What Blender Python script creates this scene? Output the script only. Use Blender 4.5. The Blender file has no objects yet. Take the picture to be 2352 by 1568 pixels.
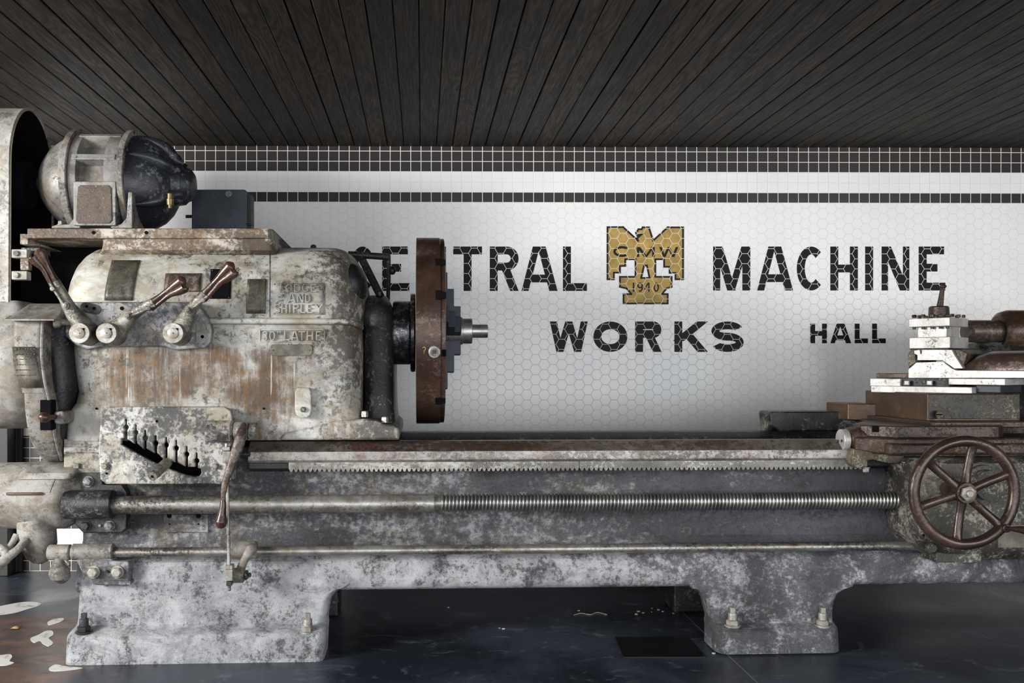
import bpy, bmesh, math, random
from mathutils import Vector, Matrix
random.seed(7)
S = bpy.context.scene
COL = S.collection
R = math.radians
pi = math.pi
# ------------------------------------------------------------------ camera
F = 2150.0; PSI = 0.045; CX, CY = 1067.0, 845.0; HC = 1.05
sp, cp = math.sin(PSI), math.cos(PSI)
cd = bpy.data.cameras.new('camera'); cam = bpy.data.objects.new('camera', cd); COL.objects.link(cam)
cam.location = (0, 0, HC); cam.rotation_euler = (R(90), 0, -PSI)
cd.sensor_width = 36; cd.lens = F/2352*36
cd.shift_x = (1176-CX)/2352; cd.shift_y = (CY-784)/2352
cd.clip_start = .05; cd.clip_end = 60
S.camera = cam
# ------------------------------------------------------------------ world, lights, exposure
w = bpy.data.worlds.new('world'); S.world = w; w.use_nodes = True
w.node_tree.nodes['Background'].inputs[0].default_value = (.80, .90, 1.0, 1)
w.node_tree.nodes['Background'].inputs[1].default_value = .16
def area(name, loc, target, sx, sy, power, col=(1, 1, 1)):
    l = bpy.data.lights.new(name, 'AREA'); l.shape = 'RECTANGLE'; l.size = sx; l.size_y = sy
    l.energy = power; l.color = col
    o = bpy.data.objects.new(name, l); COL.objects.link(o); o.location = loc
    o.rotation_euler = (Vector(target)-Vector(loc)).to_track_quat('-Z', 'Y').to_euler()
    return o
area('window_light_side', (-4.4, 1.0, 1.75), (-.2, 3.6, 1.0), 1.0, .9, 315, (1, .98, .95))
area('window_light_left', (-4.6, -1.2, 1.6), (1.2, 4.6, 1.1), 1.9, 1.3, 130, (1, .985, .96))
area('window_light_front', (1.6, -2.2, 1.0), (1.2, 4, 1.0), 5.5, 1.7, 175, (.93, .965, 1))
area('window_light_right', (4.4, -.4, 1.2), (1.0, 4.9, .9), 1.6, 1.3, 62, (1, .97, .93))
S.view_settings.view_transform = 'Standard'; S.view_settings.look = 'None'
S.view_settings.gamma = 1; S.view_settings.use_curve_mapping = False
S.view_settings.exposure = -0.02

# ------------------------------------------------------------------ places
YF = 3.367                                    # front plane of the machine's feet
def ray(px, py):
    a = (px-CX)/F; b = (CY-py)/F
    return Vector((sp+a*cp, cp-a*sp, b))
def P(px, py, d):
    r = ray(px, py); t = (YF+d)/r.y
    return Vector((t*r.x, YF+d, HC+t*r.z))
def X(px, d): return P(px, 845, d).x
def Z(px, py, d): return P(px, py, d).z
def mm(px, n, d):                             # n photo pixels at that place, in metres
    return n*(YF+d)/ray(px, 845).y/F

# ------------------------------------------------------------------ shader helpers
class T:
    def __init__(s, name):
        s.m = bpy.data.materials.new(name); s.m.use_nodes = True
        s.t = s.m.node_tree; s.n = s.t.nodes; s.b = s.n['Principled BSDF']
        s.co = s.n.new('ShaderNodeTexCoord').outputs['Object']
    def put(s, sock, v):
        if hasattr(v, 'is_output') or isinstance(v, bpy.types.NodeSocket): s.t.links.new(v, sock)
        elif isinstance(v, (tuple, list)) and len(v) == 3 and sock.type == 'RGBA': sock.default_value = (*v, 1)
        else: sock.default_value = v
    def M(s, op, a, b=0.0, c=None, clamp=False):
        n = s.n.new('ShaderNodeMath'); n.operation = op; n.use_clamp = clamp
        s.put(n.inputs[0], a); s.put(n.inputs[1], b)
        if c is not None: s.put(n.inputs[2], c)
        return n.outputs[0]
    def map(s, v, scale=(1, 1, 1), loc=(0, 0, 0)):
        n = s.n.new('ShaderNodeMapping'); s.put(n.inputs[0], v); n.inputs['Scale'].default_value = scale; n.inputs['Location'].default_value = loc
        return n.outputs[0]
    def noise(s, v, scale, det=8, rough=.6, dist=0):
        n = s.n.new('ShaderNodeTexNoise'); s.put(n.inputs['Vector'], v); n.inputs['Scale'].default_value = scale
        n.inputs['Detail'].default_value = det; n.inputs['Roughness'].default_value = rough; n.inputs['Distortion'].default_value = dist
        return n.outputs[0]
    def rng(s, v, a, b, c=0.0, d=1.0):
        n = s.n.new('ShaderNodeMapRange'); n.interpolation_type = 'SMOOTHSTEP'; s.put(n.inputs[0], v)
        for i, q in enumerate((a, b, c, d)): s.put(n.inputs[i+1], q)
        return n.outputs[0]
    def mix(s, f, a, b, mode='MIX'):
        n = s.n.new('ShaderNodeMix'); n.data_type = 'RGBA'; n.blend_type = mode
        s.put(n.inputs[0], f); s.put(n.inputs[6], a); s.put(n.inputs[7], b)
        return n.outputs[2]
    def xyz(s, v):
        n = s.n.new('ShaderNodeSeparateXYZ'); s.put(n.inputs[0], v); return n.outputs
    def vec(s, x, y, z):
        n = s.n.new('ShaderNodeCombineXYZ'); s.put(n.inputs[0], x); s.put(n.inputs[1], y); s.put(n.inputs[2], z); return n.outputs[0]
    def bump(s, h, strength=.5, dist=.002, prev=None):
        n = s.n.new('ShaderNodeBump'); n.inputs['Strength'].default_value = strength; n.inputs['Distance'].default_value = dist
        s.put(n.inputs['Height'], h)
        if prev: s.put(n.inputs['Normal'], prev)
        s.t.links.new(n.outputs[0], s.b.inputs['Normal']); return n.outputs[0]
    def out(s, col, rough=.5, metal=0.0, spec=.5):
        s.put(s.b.inputs['Base Color'], col); s.put(s.b.inputs['Roughness'], rough); s.put(s.b.inputs['Metallic'], metal)
        s.b.inputs['Specular IOR Level'].default_value = spec
        return s.m

def worn(name, light, dark, rust=(.17, .07, .03), la=.5, ra=.0, stretch=(1, 1, 1), scale=5, rough=.5, metal=0.0, bump=.5, zone=None, streak=False, sharp=.03, grime=.35, fine=9, grad=None, tint=(.30, .24, .15), spot=.45, lump=.5, bd=.0022):
    s = T(name)
    v1 = s.map(s.co, stretch)
    nA = s.noise(v1, scale, 10, .66, .5); nB = s.noise(s.map(s.co, (1, 1, 1), (2.2, 1.1, 3.3)), scale*fine, 9, .78); nS = s.noise(v1, scale*.5, 5, .6)
    nT = s.noise(s.map(s.co, (6, 6, 1.0)), scale*.45, 7, .65)
    v = s.M('ADD', s.M('MULTIPLY', nA, .45), s.M('MULTIPLY', nB, .55))
    p = s.xyz(s.co)
    if grad: v = s.M('SUBTRACT', v, s.rng(p[0], grad[0], grad[1], 0.0, grad[2]))
    th = .5+(.5-la)*.28
    mask = s.rng(v, th-sharp, th+sharp)
    lt = s.mix(s.rng(nS, .32, .62), [q*.60 for q in light], light)
    lt = s.mix(s.rng(nT, .5, .72, 0.0, .55), lt, [a*b*2.0 for a, b in zip(light, tint)])
    dk = s.mix(s.rng(nS, .35, .65), [q*.55 for q in dark], [q*1.35 for q in dark])
    film = s.noise(s.map(s.co, (1, 1, 1.6), (4, 7, 1)), scale*1.1, 8, .7, .8)
    lt = s.mix(s.rng(film, .42, .64, 0.0, grime*1.9), lt, [a*b*1.25 for a, b in zip(light, tint)])
    col = s.mix(mask, dk, lt)
    if ra > 0:
        sv = s.map(s.co, (7, 7, .9)) if streak else s.map(s.co, (1, 1, 1), (3.1, 7.7, 1.9))
        nR = s.noise(sv, scale*.5 if streak else scale*.8, 10, .72, .2)
        nR2 = s.noise(s.map(s.co, (1, 1, 1), (5.1, 2.7, .9)), scale*.7, 6, .6)
        r = s.M('ADD', s.M('ADD', s.M('MULTIPLY', nR, .30), s.M('MULTIPLY', nB, .22)), s.M('MULTIPLY', nR2, .48))
        if zone:
            x0, x1, z0, z1, boost = zone
            zx = s.M('MULTIPLY', s.rng(p[0], x0-.08, x0+.08), s.rng(p[0], x1-.08, x1+.08, 1.0, 0.0))
            zz_ = s.M('MULTIPLY', s.rng(p[2], z0-.09, z0+.07), s.rng(p[2], z1-.03, z1+.03, 1.0, 0.0))
            r = s.M('ADD', r, s.M('MULTIPLY', s.M('MULTIPLY', zx, zz_), boost))
        rt = .5+(.5-ra)*.34
        rc = s.mix(s.rng(nB, .44, .56), [q*.28 for q in rust], rust)
        rc = s.mix(s.rng(nS, .3, .6), [q*.5 for q in rust], rc)
        col = s.mix(s.rng(r, rt-.035, rt+.085), col, rc)
        if zone:
            dr = s.rng(s.noise(s.map(s.co, (26, 26, 1.3), (2, 5, 8)), 1.0, 6, .7), .49, .58)
            dr2 = s.rng(s.noise(s.map(s.co, (34, 34, 1.0), (9, 1, 4)), 1.0, 5, .7), .59, .64)
            zr = s.M('MULTIPLY', zx, s.M('MULTIPLY', zz_, s.rng(nR2, .40, .52)))
            col = s.mix(s.M('MULTIPLY', s.M('MULTIPLY', dr, zr), .75), col, (.075, .045, .03))
            col = s.mix(s.M('MULTIPLY', s.M('MULTIPLY', dr2, zr), .8), col, light)
    if grime:
        nG = s.noise(s.map(s.co, (1, 1, 1), (9, 4, 2)), scale*2.2, 9, .74)  # grime patches from plain noise, scattered at random
        col = s.mix(s.rng(nG, .49, .64, 0.0, grime), col, (.026, .024, .022))
    sp_ = s.noise(s.co, 150, 5, .7)
    col = s.mix(s.rng(s.M('ADD', s.M('MULTIPLY', sp_, .6), s.M('MULTIPLY', nA, .4)), .40, .47, spot, 0.0), col, [q*.45 for q in dark])
    rg = s.rng(v, th-.15, th+.15, rough*.72, min(1, rough*1.2))
    n0 = s.bump(s.noise(s.co, 22, 3, .5), lump, .004)
    h = s.M('ADD', s.M('MULTIPLY', mask, .4), s.M('ADD', s.M('MULTIPLY', nB, .8), s.M('MULTIPLY', sp_, .45)))
    s.bump(h, bump, bd, n0)
    return s.out(col, rg, metal)

def plain(name, col, rough=.5, metal=0.0, var=.2, scale=30, bump=.15, stretch=(1, 1, 1)):
    s = T(name); n = s.noise(s.map(s.co, stretch), scale, 6, .6)
    s.bump(n, bump, .001)
    return s.out(s.mix(s.rng(n, .3, .7), [c*(1-var) for c in col], [min(1, c*(1+var)) for c in col]), rough, metal)

M = {}
PG = (X(640, .05), X(900, .05), .075)
M['paint'] = worn('worn_grey_paint', (.52, .52, .50), (.12, .105, .088), (.155, .076, .020), la=.68, ra=.41, scale=5, rough=.5, zone=(X(235, .05), X(690, .05), Z(400, 925, .05), Z(400, 800, .05), .075), streak=True, bump=.5, grime=.38, fine=8, grad=PG)
M['cover'] = worn('worn_cover_paint', (.52, .52, .485), (.12, .11, .09), (.14, .09, .04), la=.68, ra=.24, scale=5, rough=.5, bump=.45, grime=.35, fine=8, grad=PG)
M['panel'] = worn('worn_blue_grey', (.34, .345, .36), (.11, .112, .125), (.13, .08, .05), la=.55, ra=.15, scale=8, rough=.40, metal=.25, bump=.5)
M['bed'] = worn('chalky_casting', (.30, .308, .325), (.068, .072, .085), (.10, .075, .05), la=.52, ra=.08, stretch=(.5, 1, 2.0), scale=5, rough=.5, bump=1.0, grime=.45, sharp=.06, metal=.1, lump=1.0, bd=.004, grad=(X(900, .1), X(1900, .1), .055))
M['foot'] = worn('chalky_foot', (.48, .49, .505), (.11, .113, .125), (.2, .16, .1), la=.78, ra=.05, stretch=(1.3, 1, 1.2), scale=7, rough=.55, bump=1.0, grime=.35, sharp=.06, lump=1.0, bd=.005, grad=(X(1100, .05), X(1750, .05), .085), tint=(.34, .34, .38))
M['shelf'] = worn('rusty_shelf', (.46, .42, .37), (.10, .065, .04), (.17, .085, .028), la=.50, ra=.38, stretch=(.5, 1, 1.6), scale=7, rough=.55, bump=.6, grime=.45)
M['rustplate'] = worn('rusted_brown', (.36, .32, .28), (.07, .042, .025), (.15, .075, .028), la=.20, ra=.40, scale=9, rough=.6, bump=.7)
M['motor'] = worn('motor_paint', (.30, .30, .295), (.06, .06, .068), (.15, .085, .045), la=.72, ra=.30, scale=5, rough=.38, metal=.15, bump=.4)
M['motordark'] = worn('dark_motor', (.22, .24, .28), (.022, .025, .032), (.04, .035, .03), la=.27, ra=.0, scale=6, rough=.38, metal=.2, bump=.4)
M['dark'] = worn('greasy_dark', (.22, .23, .25), (.028, .028, .031), (.05, .038, .026), la=.30, ra=.2, scale=9, rough=.36, metal=.35, bump=.7)
M['darkbox'] = plain('slate_metal', (.028, .034, .046), .5, .2, .15)
M['chuck'] = worn('brown_chuck_steel', (.19, .145, .12), (.075, .042, .029), (.05, .026, .018), la=.28, ra=.35, stretch=(.8, .8, .8), scale=7, rough=.36, metal=.35, bump=.35, grime=.3, tint=(.3, .2, .15))
M['knob'] = worn('brown_handle', (.11, .065, .05), (.055, .026, .018), (.035, .018, .012), la=.3, ra=.3, scale=18, rough=.28, bump=.2, grime=.2)
M['arm'] = worn('lever_steel', (.33, .32, .29), (.11, .10, .085), (.12, .075, .05), la=.52, ra=.18, scale=14, rough=.40, metal=.3, bump=.4)
M['hub'] = worn('hub_steel', (.42, .41, .385), (.22, .21, .19), (.2, .15, .1), la=.7, ra=.0, scale=16, rough=.36, metal=.3, bump=.3, lump=.2)
M['steel'] = worn('bright_steel', (.60, .59, .58), (.26, .25, .24), (.22, .10, .06), la=.62, ra=.10, stretch=(.6, 1, 1), scale=8, rough=.30, metal=.75, bump=.25, grime=.2, lump=.1)
M['rod'] = worn('rod_steel', (.46, .45, .43), (.20, .185, .17), (.17, .075, .045), la=.58, ra=.25, stretch=(.35, 1, 1.2), scale=8, rough=.32, metal=.7, bump=.25, grime=.3, lump=.1)
M['screw'] = plain('thread_steel', (.24, .235, .225), .36, .85, .35, 14)
M['rail'] = worn('rail_brown', (.20, .175, .155), (.085, .06, .048), (.14, .05, .03), la=.45, ra=.34, stretch=(.25, 1, 1), scale=6, rough=.38, metal=.35, bump=.3, grime=.3, lump=.1)
M['railbright'] = worn('rail_bright', (.44, .43, .42), (.17, .15, .14), (.19, .07, .04), la=.6, ra=.26, stretch=(.3, 1, 1.5), scale=6, rough=.38, metal=.3, bump=.5, grime=.35, lump=.15)
M['rack'] = worn('rack_steel', (.48, .48, .45), (.16, .15, .135), (.2, .1, .05), la=.58, ra=.12, stretch=(.4, 1, 1.2), scale=8, rough=.45, metal=.25, bump=.4, grime=.4, grad=(X(1000, .05), X(1500, .05), .06))
M['carriage'] = worn('carriage_brown', (.125, .09, .07), (.055, .034, .025), (.095, .045, .022), la=.34, ra=.38, scale=8, rough=.36, metal=.3, bump=.5, grime=.4, tint=(.3, .22, .16))
M['apron'] = worn('apron_speckle', (.34, .34, .31), (.055, .05, .04), (.10, .07, .035), la=.42, ra=.25, scale=9, rough=.42, metal=.15, bump=.8, grime=.4, sharp=.03)
M['slide'] = worn('slide_side', (.15, .10, .06), (.09, .05, .028), (.13, .065, .028), la=.4, ra=.4, scale=6, rough=.42, metal=.25, bump=.3, grime=.3, lump=.1)
M['slidefront'] = worn('slide_front', (.20, .18, .12), (.028, .026, .023), (.07, .04, .025), la=.36, ra=.15, scale=14, rough=.45, metal=.2, bump=.5, grime=.3)
M['silver'] = worn('silver_block', (.64, .63, .61), (.34, .32, .30), (.28, .19, .14), la=.80, ra=.10, scale=14, rough=.36, metal=.4, bump=.4, grime=.15, tint=(.4, .37, .3), spot=.25)
M['wheel'] = worn('wheel_brown', (.12, .085, .068), (.055, .033, .025), (.075, .036, .024), la=.25, ra=.35, scale=9, rough=.27, metal=.3, bump=.25, grime=.3, tint=(.3, .22, .17))
M['tail'] = worn('tail_brown', (.16, .10, .065), (.05, .028, .018), (.13, .055, .02), la=.28, ra=.42, scale=8, rough=.34, metal=.25, bump=.4, grime=.4)
M['plate'] = worn('olive_plate', (.17, .16, .13), (.095, .087, .068), (.1, .08, .05), la=.45, ra=.1, scale=16, rough=.42, metal=.3, bump=.2, lump=.1)
M['guard'] = worn('guard_white', (.42, .42, .405), (.15, .13, .11), (.18, .10, .055), la=.74, ra=.16, stretch=(1.5, 1.5, .5), scale=6, rough=.5, bump=.4, grime=.35, lump=.2)
M['gearcover'] = worn('gear_cover_grey', (.33, .32, .30), (.12, .11, .10), (.15, .10, .06), la=.66, ra=.2, scale=7, rough=.48, bump=.6, grime=.4)
M['edge'] = plain('ochre_edge', (.26, .22, .14), .5)
M['brass'] = plain('old_brass', (.15, .11, .045), .35, .6)
M['brassy'] = worn('brassy_stain', (.34, .31, .24), (.10, .075, .05), (.14, .08, .04), la=.45, ra=.3, scale=14, rough=.4, metal=.3)
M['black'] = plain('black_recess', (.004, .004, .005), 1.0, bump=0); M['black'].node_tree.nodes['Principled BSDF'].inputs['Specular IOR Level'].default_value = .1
M['yellow'] = plain('yellow_mark', (.35, .22, .03), .6)
M['flake'] = plain('white_flake', (.6, .6, .58), .7)
M['leaf'] = plain('dry_leaf', (.36, .22, .09), .6)
M['trim'] = plain('dark_trim', (.018, .017, .016), .5)

# ------------------------------------------------------------------ mesh helpers
def thing(name, label, cat, loc=(0, 0, 0), group=None):
    o = bpy.data.objects.new(name, None); COL.objects.link(o); o.location = loc; o.empty_display_size = .1
    o['label'] = label; o['category'] = cat
    if group: o['group'] = group
    return o
def tag(o, label=None, cat=None, group=None, kind=None):
    for k, v in (('label', label), ('category', cat), ('group', group), ('kind', kind)):
        if v: o[k] = v
    return o
def wloc(o):
    v = Vector(o.location)
    return v
def link(name, me, mat, parent=None, bevel=0, smooth=35, seg=2, label=None, sub=0):
    o = bpy.data.objects.new(name, me); COL.objects.link(o)
    if mat: me.materials.append(M[mat] if isinstance(mat, str) else mat)
    if parent is not None:
        o.parent = parent
        if parent.type == 'EMPTY' and parent.parent is None:
            o.matrix_parent_inverse = parent.matrix_basis.inverted()
    me.polygons.foreach_set('use_smooth', [True]*len(me.polygons))
    try: me.set_sharp_from_angle(angle=R(smooth))
    except Exception: pass
    if bevel:
        b = o.modifiers.new('bevel', 'BEVEL'); b.width = bevel; b.segments = seg; b.limit_method = 'ANGLE'; b.angle_limit = R(38); b.harden_normals = True
    if sub:
        m = o.modifiers.new('sub', 'SUBSURF'); m.levels = sub; m.render_levels = sub
    if label: o['label'] = label
    return o
def mesh(vs, fs):
    me = bpy.data.meshes.new('m'); me.from_pydata([tuple(v) for v in vs], [], fs); me.update()
    bm = bmesh.new(); bm.from_mesh(me); bmesh.ops.recalc_face_normals(bm, faces=bm.faces); bm.to_mesh(me); bm.free()
    return me
def rings(rs, cap=True, closed=True):
    n = len(rs[0]); vs = [v for r in rs for v in r]; fs = []
    for i in range(len(rs)-1):
        for j in range(n if closed else n-1):
            k = (j+1) % n
            fs.append((i*n+j, i*n+k, (i+1)*n+k, (i+1)*n+j))
    if cap: fs.append(tuple(range(n))); fs.append(tuple((len(rs)-1)*n+j for j in range(n)))
    return vs, fs
def extr(polys, vdir):
    vs = []; fs = []
    for p in polys:
        b = len(vs); n = len(p); vs += [Vector(q) for q in p]; vs += [Vector(q)+vdir for q in p]
        fs += [tuple(range(b, b+n)), tuple(range(b+n, b+2*n))]
        fs += [(b+i, b+(i+1) % n, b+n+(i+1) % n, b+n+i) for i in range(n)]
    return vs, fs
def prism(name, pts, d0, d1, mat, parent, bevel=.003, **k):        # an outline as seen from the front at depth d0, thick to d1
    v, f = extr([[P(x, y, d0) for x, y in pts]], Vector((0, d1-d0, 0)))
    return link(name, mesh(v, f), mat, parent, bevel, **k)
def box(name, x0, y0, x1, y1, d0, d1, mat, parent, bevel=.003, **k):
    return prism(name, [(x0, y0), (x1, y0), (x1, y1), (x0, y1)], d0, d1, mat, parent, bevel, **k)
def plan(name, pts, z0, z1, mat, parent, bevel=.004, **k):         # plan outline of (x, depth), upright between two heights
    v, f = extr([[Vector((x, YF+d, z0)) for x, d in pts]], Vector((0, 0, z1-z0)))
    return link(name, mesh(v, f), mat, parent, bevel, **k)
def frame(axis):
    a = Vector(axis).normalized(); u = a.cross(Vector((0, 0, 1)))
    if u.length < .05: u = a.cross(Vector((0, 1, 0)))
    u.normalize(); return a, u, a.cross(u)
def turned_v(c, axis, prof, n=40):
    a, u, v = frame(axis); c = Vector(c)
    return [[c+a*h+(u*math.cos(2*pi*j/n)+v*math.sin(2*pi*j/n))*max(r, 1e-4) for j in range(n)] for h, r in prof]
def turned(name, c, axis, prof, mat, parent, n=40, **k):            # solid of revolution, prof = (along axis, radius)
    v, f = rings(turned_v(c, axis, prof, n)); return link(name, mesh(v, f), mat, parent, **k)
def ccap(h0, h1, r, e=.002): return [(h0, r-e), (h0+e, r), (h1-e, r), (h1, r-e)]
def tube_v(pts, rad, n=14, flat=1.0):
    out = []; pts = [Vector(p) for p in pts]
    for i, p in enumerate(pts):
        d = (pts[min(i+1, len(pts)-1)]-pts[max(i-1, 0)]).normalized()
        u = d.cross(Vector((0, 1, 0)))
        if u.length < .1: u = d.cross(Vector((0, 0, 1)))
        u.normalize(); v = d.cross(u).normalized(); r = rad[i] if isinstance(rad, (list, tuple)) else rad
        out.append([p+u*r*math.cos(2*pi*j/n)+v*r*flat*math.sin(2*pi*j/n) for j in range(n)])
    return out
def tube(name, pts, rad, mat, parent, n=14, flat=1.0, **k):
    v, f = rings(tube_v(pts, rad, n, flat)); return link(name, mesh(v, f), mat, parent, **k)
def smoothpath(pts, rad, m=5):                                      # Catmull-Rom through points and radii
    p = [Vector(q) for q in pts]; o = []; rr = []
    for i in range(len(p)-1):
        a, b, c, d = p[max(i-1, 0)], p[i], p[i+1], p[min(i+2, len(p)-1)]
        for j in range(m):
            t = j/m
            o.append(.5*((2*b)+(c-a)*t+(2*a-5*b+4*c-d)*t*t+(-a+3*b-3*c+d)*t**3))
            rr.append(rad[i]*(1-t)+rad[i+1]*t)
    o.append(p[-1]); rr.append(rad[-1]); return o, rr
def zloft(name, rows, dback, mat, parent, rad=.03, side='LR', n=6, **k):
    # rows (py, left px, right px, front depth[, corner radius]) stacked by height: a casting with rounded upright corners
    rs = []
    for row in rows:
        py, l, r, d = row[:4]; q = row[4] if len(row) > 4 else rad
        z = Z((l+r)/2 if (r < 2352 and l > 0) else max(min(r, 2300), 0), py, d); x0, x1 = X(l, d), X(r, d); y = YF+d; yb = YF+dback
        q = min(q, (x1-x0)*.49, (yb-y)*.9); ring = [Vector((x0, yb, z))]
        for i in range(n+1):
            a = i/n*pi/2; ql = q if 'L' in side else .003
            ring.append(Vector((x0+ql*(1-math.cos(a)), y+ql*(1-math.sin(a)), z)))
        for i in range(n+1):
            a = pi/2-i/n*pi/2; qr = q if 'R' in side else .003
            ring.append(Vector((x1-qr*(1-math.cos(a)), y+qr*(1-math.sin(a)), z)))
        ring.append(Vector((x1, yb, z))); rs.append(ring)
    v, f = rings(rs); return link(name, mesh(v, f), mat, parent, **k)
def xsweep(name, prof, x0, x1, mat, parent, **k):                   # cross-section (depth, z) carried along the machine
    v, f = extr([[Vector((x0, YF+d, z)) for d, z in prof]], Vector((x1-x0, 0, 0)))
    return link(name, mesh(v, f), mat, parent, **k)
def hexbolt(c, r, h, parent, mat='arm', axis=(0, -1, 0), name='bolt', n=6, washer=True, rot=0.0):
    a, u, v = frame(axis); c = Vector(c); rs = []
    if washer: rs += turned_v(c, axis, [(0, r*1.25), (h*.2, r*1.25)], 24)
    vs, fs = rings(rs) if rs else ([], [])
    hx = [[c+a*hh+(u*math.cos(2*pi*j/n+rot)+v*math.sin(2*pi*j/n+rot))*rr for j in range(n)] for hh, rr in ((h*.2, r), (h*.85, r), (h, r*.78))]
    v2, f2 = rings(hx); b = len(vs); vs = vs+v2; fs = fs+[tuple(i+b for i in q) for q in f2]
    return link(name, mesh(vs, fs), mat, parent, .0008)
def disc(name, c, r, h, mat, parent, axis=(0, -1, 0), e=.001, **k):
    return turned(name, c, axis, [(0, r), (h-e, r), (h, r-e)], mat, parent, 28, **k)
def curveplate(name, outer, holes, d, thick, mat, parent, bev=.0015):  # plate with real openings
    cu = bpy.data.curves.new('c', 'CURVE'); cu.dimensions = '2D'; cu.fill_mode = 'BOTH'; cu.extrude = thick/2; cu.bevel_depth = bev; cu.bevel_resolution = 1
    for pl in [outer]+holes:
        s = cu.splines.new('POLY'); s.points.add(len(pl)-1); s.use_cyclic_u = True
        for i, (x, y) in enumerate(pl):
            q = P(x, y, d); s.points[i].co = (q.x, q.z, 0, 1)
    o = bpy.data.objects.new('c', cu); COL.objects.link(o)
    dg = bpy.context.evaluated_depsgraph_get(); me = bpy.data.meshes.new_from_object(o.evaluated_get(dg))
    bpy.data.objects.remove(o); me.transform(Matrix.Translation((0, YF+d+thick/2, 0)) @ Matrix.Rotation(R(90), 4, 'X'))
    me.materials.clear()
    return link(name, me, mat, parent)

# ------------------------------------------------------------------ lettering
def glyph(ch, W, H, t):
    o = []
    def v(x0, y0, x1, y1, q=t):
        L = math.hypot(x1-x0, y1-y0); h = q/2*L/max(abs(y1-y0), 1e-6); o.append([(x0-h, y0), (x0+h, y0), (x1+h, y1), (x1-h, y1)])
    def h(x0, x1, y): o.append([(x0, y-t/2), (x1, y-t/2), (x1, y+t/2), (x0, y+t/2)])
    def arc(cx, cy, a, b, a0, a1, n=18):
        for i in range(n):
            p, q = R(a0+(a1-a0)*i/n), R(a0+(a1-a0)*(i+1)/n)
            o.append([(cx+a*math.cos(p), cy+b*math.sin(p)), (cx+a*math.cos(q), cy+b*math.sin(q)), (cx+(a-t)*math.cos(q), cy+(b-t)*math.sin(q)), (cx+(a-t)*math.cos(p), cy+(b-t)*math.sin(p))])
    e = t/2
    if ch in 'CG':
        arc(W/2, H/2, W/2, H/2, 48, 312, 26)
        if ch == 'G': h(W*.55, W, H*.42); v(W-e, H*.12, W-e, H*.45)
    elif ch == 'O' or ch == '0': arc(W/2, H/2, W/2, H/2, 0, 360, 32)
    elif ch == 'E': v(e, 0, e, H); h(e, W*.95, H-e); h(e, W*.7, H*.52); h(e, W, e)
    elif ch == 'N': v(e, 0, e, H, t*.8); v(W-e, 0, W-e, H, t*.8); v(t*.7, H, W-t*.7, 0, t*1.05)
    elif ch == 'T': h(0, W, H-e); v(W/2, 0, W/2, H)
    elif ch == 'L': v(e, 0, e, H); h(e, W, e)
    elif ch == 'I' or ch == '1': v(W/2, 0, W/2, H)
    elif ch == 'H': v(e, 0, e, H); v(W-e, 0, W-e, H); h(e, W-e, H*.5)
    elif ch == 'A': v(W*.42, H, e*1.1, 0, t*.85); v(W*.56, H, W-e*1.1, 0); h(W*.2, W*.8, H*.28)
    elif ch == 'M': v(e, 0, e, H, t*.9); v(W-e, 0, W-e, H); v(t*.7, H, W/2, 0, t*1.02); v(W-t*.7, H, W/2, 0, t*.8)
    elif ch == 'W':
        for a, b, c, d in ((e, H, W*.27, 0), (W*.5, H, W*.27, 0), (W*.5, H, W*.73, 0), (W-e, H, W*.73, 0)): v(a, b, c, d, t*.86)
    elif ch in 'RP':
        v(e, 0, e, H); m = H*.46; rr = (H-m)/2; h(e, W-rr, H-e); h(e, W-rr, m+e); arc(W-rr, m+rr, rr, rr, -90, 90, 14)
        if ch == 'R': v(W*.52, m+e, W-e*1.05, 0)
    elif ch == 'D': v(e, 0, e, H); rr = H/2; h(e, W-rr*.8, H-e); h(e, W-rr*.8, e); arc(W-rr*.8, rr, rr*.8, rr, -90, 90, 16)
    elif ch == 'K': v(e, 0, e, H); v(W*.12, H*.36, W-e*1.2, H, t*.9); v(W*.42, H*.56, W-e*1.1, 0)
    elif ch == 'Y': v(W*.5, H*.45, e, H, t*.8); v(W*.5, H*.45, W-e, H, t*.8); v(W/2, 0, W/2, H*.5)
    elif ch == 'S':
        r1 = (H/2+e)/2; a = W/2
        arc(W/2, H-r1, a, r1, 25, 180, 14); arc(W/2, H-r1, a, r1, 180, 270, 8); arc(W/2, r1, a, r1, -155, 0, 14); arc(W/2, r1, a, r1, 0, 90, 8)
    elif ch == '"': o.append([(W*.1, H*.62), (W*.35, H), (W*.15, H)]); o.append([(W*.6, H*.62), (W*.9, H), (W*.65, H)])
    elif ch in '23':
        r1 = (H/2+e)/2; arc(W/2, H-r1, W/2, r1, -90 if ch == '3' else -40, 160, 16)
        if ch == '3': arc(W/2, r1, W/2, r1, -160, 90, 16)
        else: v(e*1.2, 0, W-e*1.6, H*.6); h(0, W, e)
    elif ch == '4': v(W*.7, 0, W*.7, H); v(e, H*.35, W*.62, H, t*.8); h(0, W, H*.32)
    elif ch == '5': h(0, W, H-e); v(e, H*.45, e, H); arc(W/2, H*.31, W/2, H*.31, -160, 120, 16)
    elif ch in '69':
        r1 = H*.31; cy = r1 if ch == '6' else H-r1; arc(W/2, cy, W/2, r1, 0, 360, 22)
        arc(W/2, H/2, W/2, H/2, 60, 180, 10) if ch == '6' else arc(W/2, H/2, W/2, H/2, -120, 0, 10)
    elif ch == '7': h(0, W, H-e); v(W*.3, 0, W-e, H)
    elif ch == '8': arc(W/2, H*.73, W*.42, H*.27, 0, 360, 20); arc(W/2, H*.28, W/2, H*.29, 0, 360, 20)
    elif ch == '?': arc(W/2, H*.72, W/2, H*.28, -90, 160, 14); v(W/2, H*.2, W/2, H*.5); v(W/2, 0, W/2, H*.1)
    return o
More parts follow.
